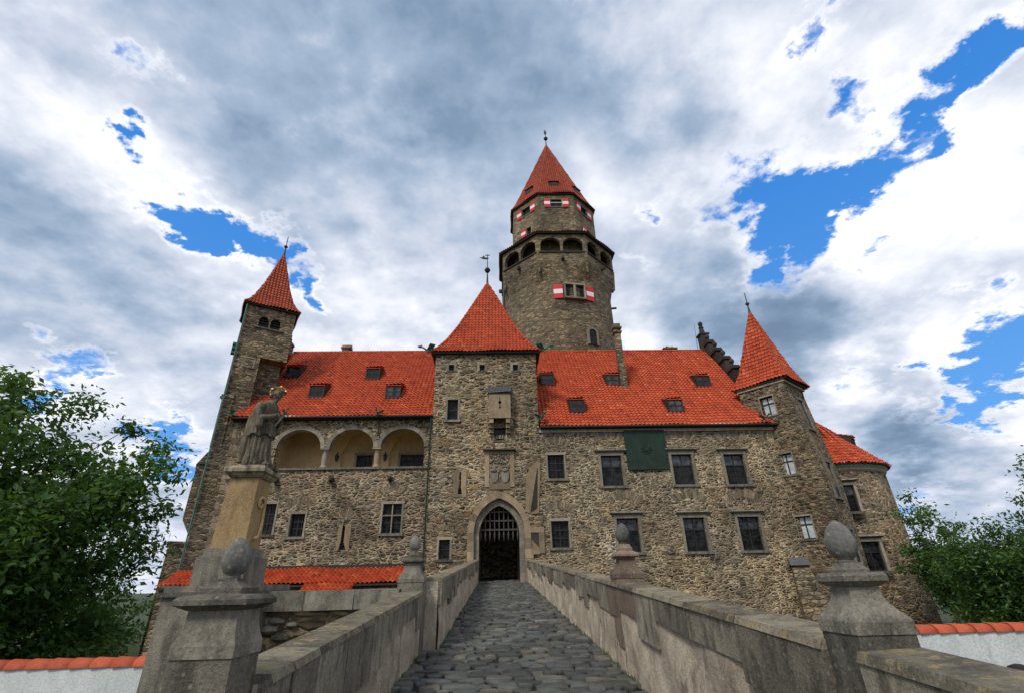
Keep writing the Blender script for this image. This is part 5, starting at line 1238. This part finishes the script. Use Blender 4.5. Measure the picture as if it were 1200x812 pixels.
tree('slim_tree', 'slim dark tree beside the round bastion, first from the left of the right-hand trees', (25.0, 29.5, -1.4), 6, (24.9, 29.5, 2.9), (1.3, 1.3, 2.7), 60, 110, .24, MA['leaf_dark'], seed=8, trunk_r=.13, clump=(.4, .8), group='trees beyond the right wall')
tree('broad_tree', 'broad dense green tree between the slim tree and the right edge, behind the white wall', (23.6, 23.0, -1.1), 6, (23.6, 23.0, 1.6), (3.4, 2.6, 2.2), 300, 170, .21, MA['leaf_dark'], seed=13, trunk_r=.2, clump=(.5, 1.0), group='trees beyond the right wall', fill=.12)
tree('tall_tree', 'tall tree at the very right edge, reaching up beside the sky', (22.4, 19.0, -1.0), 9, (23.9, 19.0, 3.5), (3.0, 2.8, 3.7), 300, 150, .21, MA['leaf_dark'], seed=17, trunk_r=.26, clump=(.5, 1.0), group='trees beyond the right wall', fill=.12)

for bx, by, bh, br, lab, sd_ in ((-9.6, 17.5, 2.2, 1.7, 'dark shrub under the walnut tree, nearest the stair tower', 31), (-12.8, 18.5, 2.4, 1.9, 'dark shrub behind the middle of the left white wall, under the walnut tree', 32), (-16.6, 18.5, 2.6, 2.2, 'dark shrub at the left edge, under the walnut tree', 33), (-20.5, 19.5, 2.8, 2.4, 'dark shrub farthest left, outside the walnut tree', 34),
                            (-22.8, 31.5, 7.2, 3.0, 'tall dark shrub at the foot of the slender left tower', 37), (-29, 34.0, 7.0, 4.2, 'big dark shrub far behind the walnut tree', 38), (30.8, 36.0, 6.0, 2.4, 'dark shrub at the foot of the round bastion, behind the slim tree', 39),
                            (28.5, 31.0, 2.6, 2.0, 'low dark shrub at the foot of the slim tree', 35), (31.5, 30.0, 3.0, 2.4, 'dark shrub behind the broad tree', 36)):
    gz = ground_z(bx, by)
    tree('shrub', lab, (bx, by, gz), bh, (bx, by, gz + bh * .5), (br, br * .8, bh * .55), int(60 * max(1, bh / 3)), 110, .22, MA['leaf_dark'], cat='shrub', trunk_r=.08, seed=sd_, group='shrubs beyond the white walls', clump=(.4, .8), fill=.1)

def weeds():
    rs = random.Random(44); mb = MB()
    for k in range(150):
        y = rs.uniform(2.2, 30) ** 1.0; side = rs.random() < .55
        x = (xr(y) - rs.uniform(.0, .05)) if side else (xl(y) + rs.uniform(.0, .05)); z = SL * y - .01
        for j in range(rs.randint(4, 10)):
            a = rs.uniform(0, 6.28); h = rs.uniform(.03, .11); l = rs.uniform(.01, .06); px_, py_ = x + rs.uniform(-.04, .04), y + rs.uniform(-.06, .06); w = .004
            mb.add([(px_ - w, py_, z), (px_ + w, py_, z), (px_ + l * math.cos(a) * .5 + w * .7, py_ + l * math.sin(a) * .5, z + h * .65), (px_ + l * math.cos(a) * .5 - w * .7, py_ + l * math.sin(a) * .5, z + h * .65), (px_ + l * math.cos(a), py_ + l * math.sin(a), z + h)], [(0, 1, 2, 3), (3, 2, 4)], rs.random())
    tag(mb.build('weeds', MA['leaf_dark'], None), kind='stuff')
weeds()

# ================================================================== PERSON BEHIND THE RIGHT PARAPET
def build_person():
    px, py = 4.62, 5.0; gz = ground_z(px, py); H = 1.16 - gz; k = H / 1.75
    root = thing('person', 'person with dark brown hair behind the right parapet, only the top of the head showing', 'person', (px, py, gz), R(20))
    J = {'pelvis': (0, 0, .93), 'waist': (0, 0, 1.08), 'chest': (0, 0, 1.28), 'neck': (0, 0, 1.47), 'head0': (0, -.01, 1.55), 'head1': (0, -.015, 1.66)}
    me = bpy.data.meshes.new('body'); V = []; Eg = []; Rd = []
    def v(p, r_): V.append(tuple(c * k for c in p)); Rd.append(r_ * k); return len(V) - 1
    pel = v(J['pelvis'], .15); wa = v(J['waist'], .135); ch = v(J['chest'], .16); sh_ = v((0, 0, 1.40), .13); ne = v(J['neck'], .06); h0 = v(J['head0'], .075); h1 = v(J['head1'], .098)
    Eg += [(pel, wa), (wa, ch), (ch, sh_), (sh_, ne), (ne, h0), (h0, h1)]
    for s in (-1, 1):
        a = v((s * .17, 0, 1.42), .07); b_ = v((s * .22, .02, 1.12), .05); c = v((s * .23, -.04, .87), .036); d = v((s * .235, -.05, .77), .035)
        Eg += [(sh_, a), (a, b_), (b_, c), (c, d)]
        hp = v((s * .1, 0, .88), .115); kn = v((s * .11, -.01, .49), .068); an = v((s * .11, .02, .09), .045); to = v((s * .12, -.16, .04), .035)
        Eg += [(pel, hp), (hp, kn), (kn, an), (an, to)]
    me.from_pydata(V, Eg, []); o = link_mesh('body', me, root); me.materials.append(MA['jacket'])
    m = o.modifiers.new('skin', 'SKIN'); m.use_smooth_shade = True
    for i, d in enumerate(me.skin_vertices[0].data): d.radius = (Rd[i], Rd[i] * .82); d.use_root = (i == 0)
    s = o.modifiers.new('sub', 'SUBSURF'); s.levels = 2; s.render_levels = 2
    b = MB(); b.lathe((0, -.01 * k, 1.62 * k), [(.05 * k, -.13 * k), (.075 * k, -.09 * k), (.088 * k, -.02 * k), (.09 * k, .04 * k), (.075 * k, .09 * k)], 16); b.tube([(0, -.095 * k, 1.64 * k), (0, -.118 * k, 1.60 * k), (0, -.1 * k, 1.59 * k)], [.01 * k, .017 * k, .012 * k], 8)
    for q in (-1, 1): b.tube([(q * .088 * k, 0, 1.65 * k), (q * .094 * k, .005, 1.59 * k)], [.018 * k, .01 * k], 6)
    b.build('face', MA['skin'], root, 'local', True)
    for q in (-1, 1):
        b = MB(); b.tube([(q * .235 * k, -.05 * k, .80 * k), (q * .237 * k, -.055 * k, .70 * k)], [.034 * k, .03 * k], 10)
        for f in range(4): b.tube([(q * .237 * k, (-.085 + f * .02) * k, .71 * k), (q * .235 * k, (-.09 + f * .021) * k, .66 * k), (q * .225 * k, (-.09 + f * .021) * k, (.625 + .008 * abs(f - 1.5)) * k)], [.0095 * k, .0085 * k, .007 * k], 6)
        b.tube([(q * .225 * k, -.08 * k, .75 * k), (q * .215 * k, -.105 * k, .70 * k)], [.012 * k, .008 * k], 6); b.build('hand', MA['skin'], root, 'local', True)
    b = MB(); b.lathe((0, .012 * k, 1.64 * k), [(.07 * k, -.10 * k), (.10 * k, -.04 * k), (.112 * k, .02 * k), (.105 * k, .07 * k), (.075 * k, .105 * k), (.03 * k, .122 * k)], 24, mod=lambda a, z: 1 + .02 * math.sin(a * 11 + z * 40)); b.build('hair', MA['hair'], root, 'local', True)
build_person()
